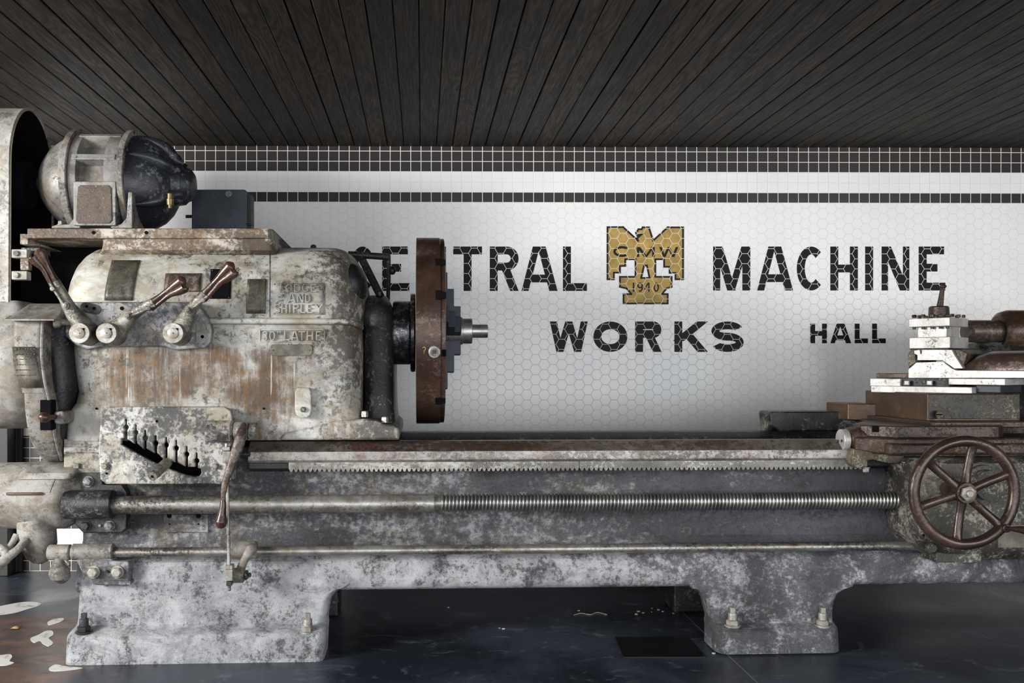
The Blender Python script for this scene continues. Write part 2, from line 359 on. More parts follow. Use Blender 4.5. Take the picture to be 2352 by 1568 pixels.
def glyph_mesh(ch, x0, y0, x1, y1, t, place, thick):     # place(px, py) gives a point; thick = outward vector
    W, H = x1-x0, y1-y0; vs = []; fs = []
    for i, pl in enumerate(glyph(ch, W, H, t)):
        b = len(vs); n = len(pl); back = [place(x0+u, y1-v_) for u, v_ in pl]
        tv = thick*(1+.01*(i % 7))
        vs += back+[q+tv for q in back]
        fs += [tuple(range(b, b+n)), tuple(range(b+n, b+2*n))]+[(b+j, b+(j+1) % n, b+n+(j+1) % n, b+n+j) for j in range(n)]
    return mesh(vs, fs)

# ------------------------------------------------------------------ the room
T0 = 4.87; AL = .011; WROT = -(PSI-AL)
WORG = Vector((T0*sp, T0*cp, 0))
def WU(px, py, off=0.0):                       # wall-local point of a photo pixel
    a = (px-CX)/F; u = a*T0/(math.cos(AL)-a*math.sin(AL)); t = T0+u*math.sin(AL)
    return Vector((u, -off, HC+t*(CY-py)/F))
WM = Matrix.Translation(WORG) @ Matrix.Rotation(WROT, 4, 'Z')
def WZ(py): return WU(1067, py).z
ZC = WZ(337)
PT = .05325; HX = .0526
def tile_material(name, mode, wall=None):
    s = T(name)
    tc = s.n.new('ShaderNodeTexCoord'); tc.object = wall if wall else None
    p = s.xyz(tc.outputs['Object']); u, z = p[0], p[2]
    # hexagons
    c = WU(1410.5, 535.6)
    def hexd(ox, oz):
        a = s.M('SUBTRACT', s.M('MULTIPLY', s.M('FRACT', s.M('ADD', s.M('DIVIDE', s.M('SUBTRACT', u, c.x), HX*math.sqrt(3)), 50.5+ox)), math.sqrt(3)), math.sqrt(3)/2)
        b = s.M('SUBTRACT', s.M('FRACT', s.M('ADD', s.M('DIVIDE', s.M('SUBTRACT', z, c.z), HX), 50.5+oz)), .5)
        a = s.M('ABSOLUTE', a); b = s.M('ABSOLUTE', b)
        return s.M('MAXIMUM', b, s.M('ADD', s.M('MULTIPLY', a, math.sqrt(3)/2), s.M('MULTIPLY', b, .5)))
    hd = s.M('MINIMUM', hexd(0, 0), hexd(.5, .5))
    gh = s.rng(hd, .473, .481); bh = s.rng(hd, .462, .482, 1.0, 0.0)
    if mode == 'wall':
        u0 = WU(707.7, 400).x; z0 = WZ(464.5)
        fu = s.M('ABSOLUTE', s.M('SUBTRACT', s.M('FRACT', s.M('ADD', s.M('DIVIDE', s.M('SUBTRACT', u, u0), PT), 100.0)), .5))
        fz = s.M('ABSOLUTE', s.M('SUBTRACT', s.M('FRACT', s.M('ADD', s.M('DIVIDE', s.M('SUBTRACT', z, z0), PT*.997), 100.0)), .5))
        sd = s.M('MAXIMUM', fu, fz)
        gs = s.rng(sd, .466, .474); bs = s.rng(sd, .445, .48, 1.0, 0.0)
        def gt(v): return s.M('GREATER_THAN', z, v)
        def between(a, b): return s.M('MULTIPLY', gt(a), s.M('LESS_THAN', z, b))
        sq = s.M('ADD', gt(WZ(464.5)), s.M('LESS_THAN', z, WZ(999.5)), clamp=True)
        blk = s.M('ADD', gt(WZ(394)), between(WZ(464.5), WZ(441.5)))
        blk = s.M('ADD', blk, s.M('ADD', between(WZ(1212), WZ(999.5)), s.M('LESS_THAN', z, WZ(1259))), clamp=True)
        g = s.M('ADD', s.M('MULTIPLY', gs, sq), s.M('MULTIPLY', gh, s.M('SUBTRACT', 1.0, sq)))
        bh = s.M('ADD', s.M('MULTIPLY', bs, sq), s.M('MULTIPLY', bh, s.M('SUBTRACT', 1.0, sq)))
        nz = s.noise(tc.outputs['Object'], 3, 4, .5)
        white = s.mix(s.rng(nz, .3, .7), (.80, .80, .805), (.85, .85, .845))
        tile = s.mix(blk, white, (.030, .027, .027))
        gcol = s.mix(blk, (.765, .76, .745), (.80, .76, .68))
        col = s.mix(g, tile, gcol)
        rough = s.rng(g, 0, 1, .28, .8)
    else:
        base = {'black': (.008, .009, .012), 'gold': (.33, .22, .065), 'ink': (.016, .014, .012)}[mode]
        nz = s.noise(tc.outputs['Object'], 14, 5, .6)
        col = s.mix(gh, s.mix(s.rng(nz, .35, .65), base, [q*(1.5 if mode == 'gold' else 1) for q in base]), (.74, .72, .66))
        rough = s.rng(gh, 0, 1, .45, .8)
    s.bump(bh, .5, .0014)
    return s.out(col, rough, .0, .5 if mode == 'wall' else .12)
def wplane(x0, x1, z0, z1, n=1): return [Vector((x0, 0, z0)), Vector((x1, 0, z0)), Vector((x1, 0, z1)), Vector((x0, 0, z1))]
u_l, u_r = -3.6, 4.2
v, f = extr([wplane(u_l, u_r, 0, ZC+.05)], Vector((0, .15, 0)))
wall = link('wall_back', mesh(v, f), None, None); wall.matrix_world = WM; wall['kind'] = 'structure'
wall.location = WORG; wall.rotation_euler = (0, 0, WROT)
M['walltile'] = tile_material('mosaic_wall', 'wall', wall)
wall.data.materials.append(M['walltile'])
for q in ('black', 'gold', 'ink'): M['t_'+q] = tile_material('mosaic_'+q, q, wall)

# ceiling boards
def ceiling():
    bmv = []; bmf = []
    pitch = .0845; x0 = X(966, 1.5) - pitch*46
    x = x0
    for i in range(102):
        ww = pitch-random.choice((.0035, .0045, .003, .006)); z = ZC+random.uniform(0, .0022); ya = -1.2; yb = WORG.y+.35
        b = len(bmv); c = .0025
        sec = [(x, z+.018), (x, z+c), (x+c, z), (x+ww-c, z), (x+ww, z+c), (x+ww, z+.018)]
        bmv += [Vector((a, ya, h)) for a, h in sec]+[Vector((a, yb, h)) for a, h in sec]
        n = 6; bmf += [tuple(range(b, b+n)), tuple(range(b+n, b+2*n))]+[(b+j, b+(j+1) % n, b+n+(j+1) % n, b+n+j) for j in range(n)]
        x += pitch
    b = len(bmv); bmv += [Vector(q) for q in ((x0-.2, -1.2, ZC+.0185), (x+.2, -1.2, ZC+.0185), (x+.2, WORG.y+.4, ZC+.0185), (x0-.2, WORG.y+.4, ZC+.0185))]
    bmv += [q+Vector((0, 0, .05)) for q in bmv[b:b+4]]
    bmf += [(b, b+1, b+2, b+3), (b+4, b+5, b+6, b+7)]+[(b+j, b+(j+1) % 4, b+4+(j+1) % 4, b+4+j) for j in range(4)]
    s = T('dark_stained_boards')
    gi = s.n.new('ShaderNodeNewGeometry').outputs['Random Per Island']
    p = s.xyz(s.co); off = s.M('MULTIPLY', gi, 37.0)
    v1 = s.vec(s.M('MULTIPLY', p[0], 9.0), s.M('ADD', s.M('MULTIPLY', p[1], 1.1), off), off)
    warp = s.noise(v1, 1.0, 3, .5, .4)
    ringv = s.M('FRACT', s.M('MULTIPLY', warp, 15.0))
    grain = s.rng(s.M('ABSOLUTE', s.M('SUBTRACT', ringv, .5)), .0, .5)
    fib = s.noise(s.vec(s.M('MULTIPLY', p[0], 160.0), s.M('ADD', s.M('MULTIPLY', p[1], 5.0), off), off), 1.0, 5, .65)
    dust = s.rng(s.noise(s.co, 5, 9, .7), .6, .74)
    base = s.mix(s.M('FRACT', s.M('MULTIPLY', gi, 7.3)), (.013, .0115, .0105), (.040, .029, .020))
    base = s.mix(s.rng(s.noise(s.vec(s.M('MULTIPLY', p[0], 6.0), s.M('ADD', p[1], off), off), 1.3, 5, .6), .5, .7), base, (.060, .042, .026))
    col = s.mix(s.M('MULTIPLY', grain, .8), base, (.005, .0045, .0045))
    col = s.mix(s.rng(fib, .5, .75, 0.0, .5), col, (.04, .033, .028))
    col = s.mix(s.M('MULTIPLY', dust, .22), col, (.09, .09, .095))
    s.bump(s.M('ADD', s.M('MULTIPLY', grain, -.5), fib), .35, .0012)
    m = s.out(col, s.rng(fib, .3, .7, .5, .7), 0, .22)
    o = link('ceiling', mesh(bmv, bmf), m); o['kind'] = 'structure'
ceiling()

# floor
def floor():
    s = T('dark_stained_floor'); p = s.xyz(s.co)
    n1 = s.noise(s.co, 1.6, 8, .62, .4); n2 = s.noise(s.co, 7, 9, .7, .8); n3 = s.noise(s.co, 60, 6, .7)
    col = s.mix(s.rng(n1, .38, .62), (.016, .020, .029), (.046, .056, .076))
    sw = s.rng(s.noise(s.map(s.co, (1, 1.8, 1)), 3.2, 10, .72, 1.6), .56, .68)
    col = s.mix(s.M('MULTIPLY', sw, .55), col, (.15, .165, .19))
    col = s.mix(s.M('MULTIPLY', s.rng(n2, .58, .66), .4), col, (.16, .17, .19))
    # rust-brown wash left of the machine
    br = s.rng(s.M('ADD', p[0], s.M('MULTIPLY', n1, .5)), -1.06, -.92, 1.0, 0.0)
    rb = s.mix(s.rng(n2, .38, .64), (.045, .030, .023), (.16, .075, .042))
    zone = s.M('MULTIPLY', s.rng(p[1], 3.95, 4.15, 1.0, 0.0), br)
    col = s.mix(s.M('MULTIPLY', zone, .85), col, rb)
    spk = s.rng(s.noise(s.co, 190, 2, .5), .735, .76)
    col = s.mix(s.M('MULTIPLY', spk, .7), col, (.35, .35, .35))
    xs = P(1640, 1474, 0)
    x0 = FX(1640, 1474)
    seam = s.M('LESS_THAN', s.M('ABSOLUTE', s.M('SUBTRACT', p[0], x0)), .0016)
    col = s.mix(s.M('MULTIPLY', seam, .7), col, (.28, .27, .25))
    s.bump(s.M('ADD', n2, s.M('MULTIPLY', n3, .3)), .25, .002)
    m = s.out(col, s.M('ADD', s.rng(n1, .35, .65, .26, .45), s.M('MULTIPLY', sw, .2)), 0, .5)
    v, f = extr([[Vector(q) for q in ((-4.6, -2.6, 0), (5.4, -2.6, 0), (5.4, 5.6, 0), (-4.6, 5.6, 0))]], Vector((0, 0, -.08)))
    o = link('floor', mesh(v, f), m); o['kind'] = 'structure'
def FP(px, py, z=0.0):
    r = ray(px, py); t = (z-HC)/r.z; return Vector((t*r.x, t*r.y, z))
def FX(px, py): return FP(px, py).x
floor()
# dark upright trim at the left end of the tiled wall
q = WM @ WU(55, 1200); a = WM @ WU(-140, 1200)
v, f = extr([[Vector((a.x, a.y-.12, 0)), Vector((q.x-.03, q.y-.12, 0)), Vector((q.x-.03, q.y-.03, 0)), Vector((q.x, q.y-.03, 0)), Vector((q.x, q.y-.001, 0)), Vector((a.x, a.y-.001, 0))]], Vector((0, 0, ZC)))
link('trim_1', mesh(v, f), 'trim', None, .004)['kind'] = 'structure'
bpy.data.objects['trim_1']['kind'] = 'structure'

# ------------------------------------------------------------------ wall lettering
def word(letters, t, y0, y1, label, th=.0016):
    c = WU((letters[0][1]+letters[-1][2])/2, y1); wc = WM @ c
    root = thing('mosaic_word', label, 'wall lettering', wc)
    for ch, x0, x1 in letters:
        me = glyph_mesh(ch, x0, y0, x1, y1, t, lambda a, b: WM @ WU(a, b, .0002), (WM.to_3x3() @ Vector((0, -th, 0))))
        link('letter', me, 't_black', root, smooth=20)
    return root
word([('C', 804, 862), ('E', 878, 940), ('N', 957, 1026), ('T', 1041, 1107), ('R', 1125, 1191), ('A', 1196, 1281), ('L', 1293, 1348)], 18, 566, 668, 'large black tile word CENTRAL on the white hexagon wall, partly hidden behind the lathe chuck')
word([('M', 1637, 1723), ('A', 1737, 1822), ('C', 1830, 1896), ('H', 1907, 1970), ('I', 1986, 2006), ('N', 2023, 2090), ('E', 2110, 2171)], 18, 566, 667, 'large black tile word MACHINE on the white hexagon wall, right of the gold emblem')
word([('W', 1262, 1351), ('O', 1363, 1441), ('R', 1459, 1519), ('K', 1549, 1624), ('S', 1634, 1708)], 18, 738, 808, 'black tile word WORKS on the wall, in the second line below the gold emblem')
word([('H', 1861, 1899), ('A', 1906, 1955), ('L', 1963, 1993), ('L', 2003, 2034)], 11, 743, 788, 'small black tile word HALL on the wall, right of the word WORKS')
def emblem():
    e = lambda x, y: (1300+x/3.92, 480+y/3.92)
    out = [(373, 163), (513, 163), (648, 285), (640, 262), (688, 222), (640, 240), (630, 215), (652, 182), (680, 182), (690, 165), (745, 165), (783, 285), (915, 165), (1053, 165), (1053, 632), (985, 632), (985, 575), (932, 575), (932, 520), (883, 520), (883, 452), (803, 452), (803, 610), (950, 610), (950, 700), (905, 715), (862, 765), (915, 765), (915, 850), (518, 850), (518, 765), (588, 765), (545, 715), (485, 700), (485, 610), (625, 610), (625, 452), (532, 452), (532, 512), (485, 512), (485, 572), (430, 572), (430, 632), (373, 632)]
    root = thing('wall_emblem', 'gold and black tile emblem with the letters CMW and the year 1940 between the words', 'emblem', WM @ WU(1482, 697))
    nv = WM.to_3x3() @ Vector((0, -1, 0)); pts = [e(*q) for q in out]
    cu = bpy.data.curves.new('c', 'CURVE'); cu.dimensions = '2D'; cu.fill_mode = 'BOTH'; cu.extrude = .0008
    hole = [e(*q) for q in ((702, 520), (728, 520), (750, 618), (680, 618))]
    for pl in (pts, hole):
        s = cu.splines.new('POLY'); s.points.add(len(pl)-1); s.use_cyclic_u = True
        for i, (x, y) in enumerate(pl): q = WU(x, y); s.points[i].co = (q.x, q.z, 0, 1)
    o = bpy.data.objects.new('c', cu); COL.objects.link(o); dg = bpy.context.evaluated_depsgraph_get(); me = bpy.data.meshes.new_from_object(o.evaluated_get(dg)); bpy.data.objects.remove(o)
    me.transform(WM @ Matrix.Translation((0, -.001, 0)) @ Matrix.Rotation(R(90), 4, 'X')); me.materials.clear()
    link('gold_field', me, 't_gold', root, smooth=20)
    def ribbons(pl, wd, closed=True):
        vs = []; fs = []; n = len(pl)
        for i in range(n if closed else n-1):
            a = Vector(pl[i]); b = Vector(pl[(i+1) % n]); dd = (b-a).normalized(); nn = Vector((-dd.y, dd.x))*wd/2; a = a-dd*wd/2; b = b+dd*wd/2
            k = len(vs); cs = [WM @ WU(c.x, c.y, .0019+.00002*(i % 5)) for c in (a-nn, b-nn, b+nn, a+nn)]
            vs += cs+[c+nv*.0006 for c in cs]
            fs += [(k, k+1, k+2, k+3), (k+4, k+5, k+6, k+7)]+[(k+j, k+(j+1) % 4, k+4+(j+1) % 4, k+4+j) for j in range(4)]
        return mesh(vs, fs)
    link('outline', ribbons(pts, 4.0), 't_ink', root, smooth=20)
    link('outline', ribbons([e(*q) for q in ((702, 508), (728, 508), (752, 620), (676, 620))], 4.0), 't_ink', root, smooth=20)
    for ch, x0, x1, y0, y1, t in (('C', 425, 580, 333, 432, 5.6), ('M', 636, 798, 342, 432, 6), ('W', 838, 1010, 342, 432, 6), ('1', 600, 615, 662, 745, 3.4), ('9', 640, 692, 662, 745, 3.2), ('4', 706, 762, 662, 745, 3.2), ('0', 788, 836, 662, 745, 3.2)):
        (a, b), (c, d) = e(x0, y0), e(x1, y1)
        link('letter' if ch in 'CMW' else 'numeral', glyph_mesh(ch, a, b, c, d, t, lambda x, y: WM @ WU(x, y, .0019), nv*.0007), 't_ink', root, smooth=20)
emblem()

# ================================================================== the lathe
LA = thing('lathe', 'huge old worn grey metalworking lathe with peeling paint and rust, standing along the tiled wall', 'machine tool', (X(968, .4), YF+.4, 0))
x_end = X(2620, .1)
# --- bed: long casting carried along the machine
def zz(py, d, px=700): return Z(px, py, d)
ztop = zz(1016, .09)
prof = [(.12, zz(1070, .12)), (.12, zz(1120, .12)), (.13, zz(1180, .13)), (.128, zz(1236, .128)), (.112, zz(1250, .112)), (.105, zz(1262, .105)), (.105, zz(1300, .105)), (.20, zz(1300, .105)), (.20, .52), (.60, .52), (.60, zz(1355, .07)), (.74, zz(1355, .07)), (.76, ztop-.08), (.76, ztop-.02), (.60, ztop-.02), (.60, ztop-.16), (.22, ztop-.16), (.22, ztop-.02), (.12, ztop-.02)]
xsweep('bed_casting', prof, X(188, .12), x_end, 'bed', LA, bevel=.004, seg=2)
sk = [(.112, zz(1258, .112)), (.100, zz(1268, .1)), (.084, zz(1280, .084)), (.068, zz(1292, .068)), (.056, zz(1306, .056)), (.049, zz(1322, .05)), (.047, zz(1338, .047)), (.053, zz(1349, .053)), (.068, zz(1355, .066)), (.09, zz(1357, .07)), (.20, zz(1357, .07)), (.20, zz(1258, .11))]
xsweep('bed_skirt', sk, X(186, .1), x_end, 'foot', LA, smooth=50)
# end panel under the headstock
box('bed_end_panel', 146, 1008, 232, 1086, .07, .6, 'cover', LA, .004)
box('bed_end_panel', 146, 1026, 232, 1040, .063, .1, 'cover', LA, .003)
# front and rear rails
xl = X(569, .05)
zr = [zz(q, .05) for q in (1016, 1036, 1057, 1063)]
xsweep('front_rail', [(.10, zr[0]+.0), (.056, zr[1]), (.056, zr[1]-.001), (.12, zr[1]-.001), (.19, zr[1]), (.15, zr[0])], xl, x_end, 'rail', LA, bevel=.0012)
xsweep('rail_face', [(.05, zr[1]-.002), (.05, zr[2]), (.062, zr[3]), (.12, zr[3]), (.12, zr[1]-.002)], xl, x_end, 'railbright', LA, bevel=.0015)
zb = Z(1300, 988, .68)
xsweep('rear_rail', [(.56, zb-.03), (.60, zb-.004), (.66, zb), (.72, zb-.004), (.76, zb-.03), (.76, zb-.12), (.56, zb-.12)], X(900, .6), x_end, 'dark', LA, bevel=.002)
xsweep('inner_way', [(.30, ztop-.05), (.32, ztop-.03), (.42, ztop-.03), (.44, ztop-.05), (.44, ztop-.14), (.30, ztop-.14)], X(880, .4), x_end, 'dark', LA, bevel=.002)
# ledge behind the rack
xsweep('rack_ledge', [(.075, zz(1063, .07)), (.075, zz(1076, .07)), (.10, zz(1082, .1)), (.13, zz(1084, .1)), (.13, zz(1063, .07))], xl, x_end, 'dark', LA, bevel=.001)
# rack with teeth
def rack(px0, px1, nteeth):
    d = .062; x0, x1 = X(px0, d), X(px1, d); zt = zz(1060, d); zb_ = zz(1083.5, d); zr_ = zz(1077, d)
    p = (x1-x0)/nteeth; pts = [(x0, zt), (x1, zt)]
    for i in range(nteeth-1, -1, -1):
        a = x0+i*p; pts += [(a+p*.98, zr_), (a+p*.72, zb_), (a+p*.36, zb_), (a+p*.10, zr_)]
    pts.append((x0, zr_))
    v, f = extr([[Vector((x, YF+d, z)) for x, z in pts]], Vector((0, .022, 0)))
    return link('gear_rack', mesh(v, f), 'rack', LA, smooth=20)
rack(663, 1330, 62); rack(1331, 1992, 61)
for px, py in ((723, 1065), (1114, 1063), (1498, 1060)): disc('pin', P(px, py, .062), .004, .004, 'arm', LA)
# --- feet
zloft('bed_leg', [(1290, 189, 700, .07, .02), (1320, 184, 705, .049, .02), (1344, 181, 812, .0465, .02), (1353, 179, 800, .0465, .03), (1358, 178, 782, .047, .03), (1366, 177, 770, .05, .03), (1380, 176, 759, .054, .03), (1400, 175, 753, .06, .03), (1422, 174, 750, .072, .03), (1432, 171, 749, .074, .03), (1438, 167, 749, .062, .035), (1446, 160, 748, .038, .035), (1453, 153, 747, .018, .04), (1458, 149, 746, .006, .04), (1464, 146, 745, .0, .04), (1475, 146, 744, 0, .035), (1524, 145, 742, 0, .03)], .17, 'foot', LA)
zloft('bed_leg', [(1318, 1600, 1950, .056, .02), (1338, 1580, 1970, .0478, .02), (1350, 1590, 1962, .0478, .02), (1356, 1606, 1946, .049, .03), (1366, 1620, 1930, .05, .03), (1385, 1630, 1921, .05, .03), (1405, 1634, 1918, .058, .03), (1422, 1637, 1918, .068, .03), (1430, 1638, 1920, .062, .04), (1438, 1641, 1926, .04, .05), (1445, 1645, 1933, .018, .06), (1451, 1648, 1937, .006, .06), (1458, 1650, 1938, 0, .06), (1501, 1650, 1938, 0, .05)], .17, 'foot', LA)
for l, r in ((178, 786), (1640, 1950)):
    a = X(l, .05); b = X(r, .0) if r == 786 else X(r, .05)
    if r == 786: b = X(742, 0)
    plan('rear_leg', [(a, .60), (b, .60), (b, .77), (a, .77)], 0, .5, 'dark', LA, .01)
ab = [(190, 1433, .02), (706, 1434, .02), (1685, 1413, .03), (1893, 1410, .03)]
def anchor(px, py, d):
    base = P(px, py+25, d+.0); c = Vector((base.x, YF+d+.012, Z(px, 1456 if px < 900 else 1441, d)))
    root = turned('anchor_bolt', c, (0, 0, 1), [(0, .0), (0, .026), (.006, .026), (.006, .016), (.05, .016), (.052, .0155), (.052, .0)], 'hub' if px > 200 else 'dark', LA, 20)
    hexbolt(c+Vector((0, 0, .004)), .024, .024, root, 'hub' if px > 200 else 'dark', (0, 0, 1), 'nut')
    q = .009; z0 = c.z+.05
    v, f = extr([[Vector((c.x+a, c.y+b, z0)) for a, b in ((-q, -q), (q, -q), (q, q), (-q, q))]], Vector((0, 0, .022)))
    link('square_head', mesh(v, f), 'hub' if px > 200 else 'dark', root, .002)
for q in ab: anchor(*q)

# --- lead screw
def leadscrew():
    d = .045; z = Z(700, 1157, d); r = mm(700, 21, d); x0, x1, x2, x3 = X(252, d), X(998, d), X(1011, d), X(2110, d)
    c = Vector((0, YF+d, z))
    turned('lead_screw_shaft', c, (1, 0, 0), [(x0, r), (x1-.002, r), (x1, r-.002), (x1, r*.72), (x2, r*.72)], 'rod', LA, 40)
    p = mm(1500, 8.35, d); n = 28; per = 7; N = int((x3-x2)/p*per); rs = []
    fr = [1, 1, .97, .80, .80, .80, .97]
    for i in range(N+1):
        ring = []
        for j in range(n):
            ph = (i/per+j/n) % 1.0; k = ph*per; a = fr[int(k) % per]; b = fr[(int(k)+1) % per]; q = r*(a+(b-a)*(k-int(k)))
            if i < 2: q = r*.75
            an = 2*pi*j/n; ring.append(Vector((x2+i*p/per, YF+d+q*math.cos(an), z+q*math.sin(an))))
        rs.append(ring)
    v, f = rings(rs); link('lead_screw_thread', mesh(v, f), 'screw', LA, smooth=50)
leadscrew()
# --- control rod
cz = Z(700, 1265, .035); cr = mm(700, 11, .035)
turned('control_rod', (0, YF+.035, cz), (1, 0, 0), [(X(235, .035), cr), (X(2120, .035), cr)], 'rod', LA, 28)
# left bearing brackets
def boss(name, px0, px1, py, rpx, d, mat, parent=LA, n=40, e=.004, axis=1):
    a, b = X(px0, d), X(px1, d); r = mm((px0+px1)/2, rpx, d); z = Z((px0+px1)/2, py, d)
    return turned(name, (0, YF+d, z), (1, 0, 0), [(a, r-e), (a+e, r), (b-e, r), (b, r-e)], mat, parent, n)
bb = boss('screw_bearing', 150, 262, 1158, 33, .045, 'dark')
prism('bearing_flange', [(172, 1088), (182, 1082), (232, 1082), (236, 1112), (280, 1112), (290, 1130), (290, 1215), (280, 1224), (190, 1224), (172, 1205)], .075, .13, 'dark', LA, .006)
for px, py in ((203, 1105), (197, 1207), (252, 1207)): hexbolt(P(px, py, .075), mm(px, 10.5, .07), .018, LA, 'panel' if px > 199 else 'dark')
disc('dowel_pin', P(230, 1206, .075), .005, .006, 'arm', LA)
b2 = boss('rod_bearing', 166, 262, 1267, 19, .035, 'gearcover')
boss('rod_collar', 112, 163, 1268, 18, .035, 'gearcover')
prism('rod_bracket', [(172, 1262), (255, 1262), (258, 1288), (296, 1290), (298, 1340), (292, 1346), (215, 1344), (205, 1325), (190, 1322), (176, 1290)], .015, .09, 'bed', LA, .008)
box('rod_bracket_pad', 213, 1334, 300, 1343, .008, .06, 'bed', LA, .003)
for px in (215, 270): hexbolt(P(px, 1313, .015), mm(px, 12, 0), .02, LA, 'hub')
disc('dowel_pin', P(246, 1311, .015), .005, .007, 'dark', LA)
# eccentric knob hanging under the rod
kp, kr = smoothpath([P(138, 1285, .03), P(134, 1296, .02), P(136, 1312, .01), P(140, 1328, .01), P(139, 1340, .01)], [.016, .022, .036, .032, .006])
tube('eccentric_knob', kp, kr, 'gearcover', LA, 20)
kp, kr = smoothpath([P(150, 1286, .03), P(156, 1292, .02), P(160, 1298, .01)], [.008, .006, .005]); tube('stop_pin', kp, kr, 'arm', LA, 10)

# --- end gearbox drum
def drum():
    d = .13; z = Z(80, 1150, -.02); k = mm(80, 1, .0); c = (0, YF+d, z)
    pr = [(-90, 70), (-70, 78), (116, 79), (124, 78), (132, 74), (146, 66), (160, 54), (172, 40), (178, 30), (179, 0)]
    root = turned('end_gearbox', c, (1, 0, 0), [(X(q, -.0), r*k) for q, r in pr], 'gearcover', LA, 56)
    zloft('gearbox_hump', [(1066, 60, 178, .12, .02), (1072, 48, 180, .07, .03), (1086, 40, 172, .03, .03), (1100, 30, 160, .02, .03)], .3, 'gearcover', LA, rad=.03)
    box('hump_lug', 168, 1064, 181, 1076, .06, .12, 'gearcover', LA, .003)
    # raised instruction panel and slot on the drum
    def onr(px, ang, off): x = X(px, 0); rr = 79*k+off; return Vector((x, YF+d-rr*math.cos(R(ang)), z+rr*math.sin(R(ang))))
    vs = []; fs = []; m = 9
    for i in range(m):
        a = 12+i*(62-12)/(m-1)
        for px, off in ((8+i*1.8, .0), (8+i*1.8, .0025), (112+i*1.8, .0025), (112+i*1.8, .0)): vs.append(onr(px, a, off))
    for i in range(m-1):
        for j in range(3): fs.append((i*4+j, i*4+j+1, i*4+4+j+1, i*4+4+j))
    fs += [(0, 1, 2, 3), tuple((m-1)*4+j for j in range(4))]
    link('instruction_panel', mesh(vs, fs), 'gearcover', root)
    tube('slot_bar', [onr(14, 10, .002), onr(18, 10, .005), onr(90, 10, .005), onr(95, 10, .002)], .005, 'rustplate', root, 10)
    turned('face_screw', (X(143, 0), YF+d-.085, z+.02), (1, -1, 0), [(0, .006), (.01, .006), (.012, .004)], 'brass', root, 14)
    # lower round housing
    turned('lower_housing', P(85, 1222, .09), (.15, 0, -1), [(-.05, .062), (0, .066), (.05, .062), (.085, .048), (.107, .028), (.116, .003)], 'gearcover', LA, 36)
drum()
# links at the lower left corner
for pts, r in (([P(-30, 1330, -.02), P(5, 1290, -.02), P(40, 1262, 0), P(60, 1240, .03)], [.016, .018, .014, .016]), ([P(-20, 1250, .02), P(8, 1262, 0), P(14, 1285, -.02), P(-20, 1300, -.03)], [.012, .014, .016, .018]), ([P(38, 1228, .05), P(26, 1250, .03), P(6, 1276, .0)], [.012, .011, .012])):
    a, b = smoothpath(pts, r); tube('linkage', a, b, 'gearcover', LA, 12)

# --- belt guard at the left
def guard():
    xr = X(75, .45); dc = .45; z_t = Z(75, 253, .45); zc_ = z_t-.25; z_b = Z(40, 985, .30)
    def ring(x, off):
        r = []
        n = 26
        for i in range(n+1):
            a = pi*i/n; r.append(Vector((x, YF+dc-(.212-off)*math.cos(a), zc_+(.25-off)*math.sin(a))))
        for i in range(n+1):
            a = pi*i/n; zl = z_b+.20; r.append(Vector((x, YF+dc-.02+(.20-off)*math.cos(a), zl-(.20-off)*math.sin(a))))
        return r
    o, i_ = [ring(xr-.45, 0), ring(xr-.012, 0), ring(xr, -.004), ring(xr+.003, 0)], [ring(xr+.003, .008), ring(xr-.44, .008)]
    v, f = rings(o+i_, cap=False); n = len(o[0])
    g = link('belt_guard', mesh(v, f), 'guard', LA, smooth=40)
    v, f = rings([ring(xr+.004, .001), ring(xr+.006, .001), ring(xr+.006, .006), ring(xr+.004, .006), ring(xr+.004, .001)], cap=False)
    link('guard_rim', mesh(v, f), 'edge', g)
    v, f = rings([ring(xr-.44, .01), ring(xr-.43, .01)]); link('guard_back', mesh(v, f), 'black', g)
    v, f = rings([ring(xr-.002, .009), ring(xr-.42, .009)], cap=False); link('guard_lining', mesh(v, f), 'black', g)
    # hinge lugs
    for py in (582, 632):
        box('hinge_lug', 26, py-10, 62, py+10, .19, .23, 'guard', g, .003); disc('hinge_pin', P(38, py, .19), .010, .008, 'gearcover', g)
    box('hinge_bar', 46, 589, 66, 620, .20, .23, 'shelf', g, .003)
    box('hinge_arm', 48, 568, 92, 582, .22, .32, 'dark', g, .003)
    # pulley inside
    turned('pulley', (X(60, .45), YF+.45, Z(60, 425, .45)), (1, 0, 0), [(-.12, .09), (-.1, .1), (0, .1), (.02, .09), (.02, .03), (.05, .03)], 'black', g, 36)
guard()
box('guard_shade_box', 96, 430, 152, 523, .66, .73, 'black', LA, .01)  # black box added for the shade inside the belt guard
box('belt_housing', 44, 552, 232, 745, .40, .72, 'black', LA, .01)
# large lower drum of the guard below the visor
zloft('lower_guard', [(690, -95, 42, .236, .02), (715, -95, 52, .20, .04), (755, -95, 62, .145, .06), (820, -95, 66, .11, .07), (880, -90, 66, .11, .07), (930, -85, 64, .145, .07), (958, -75, 61, .19, .06), (975, -50, 58, .25, .05), (984, -20, 54, .33, .04)], .6, 'guard', LA, smooth=60)
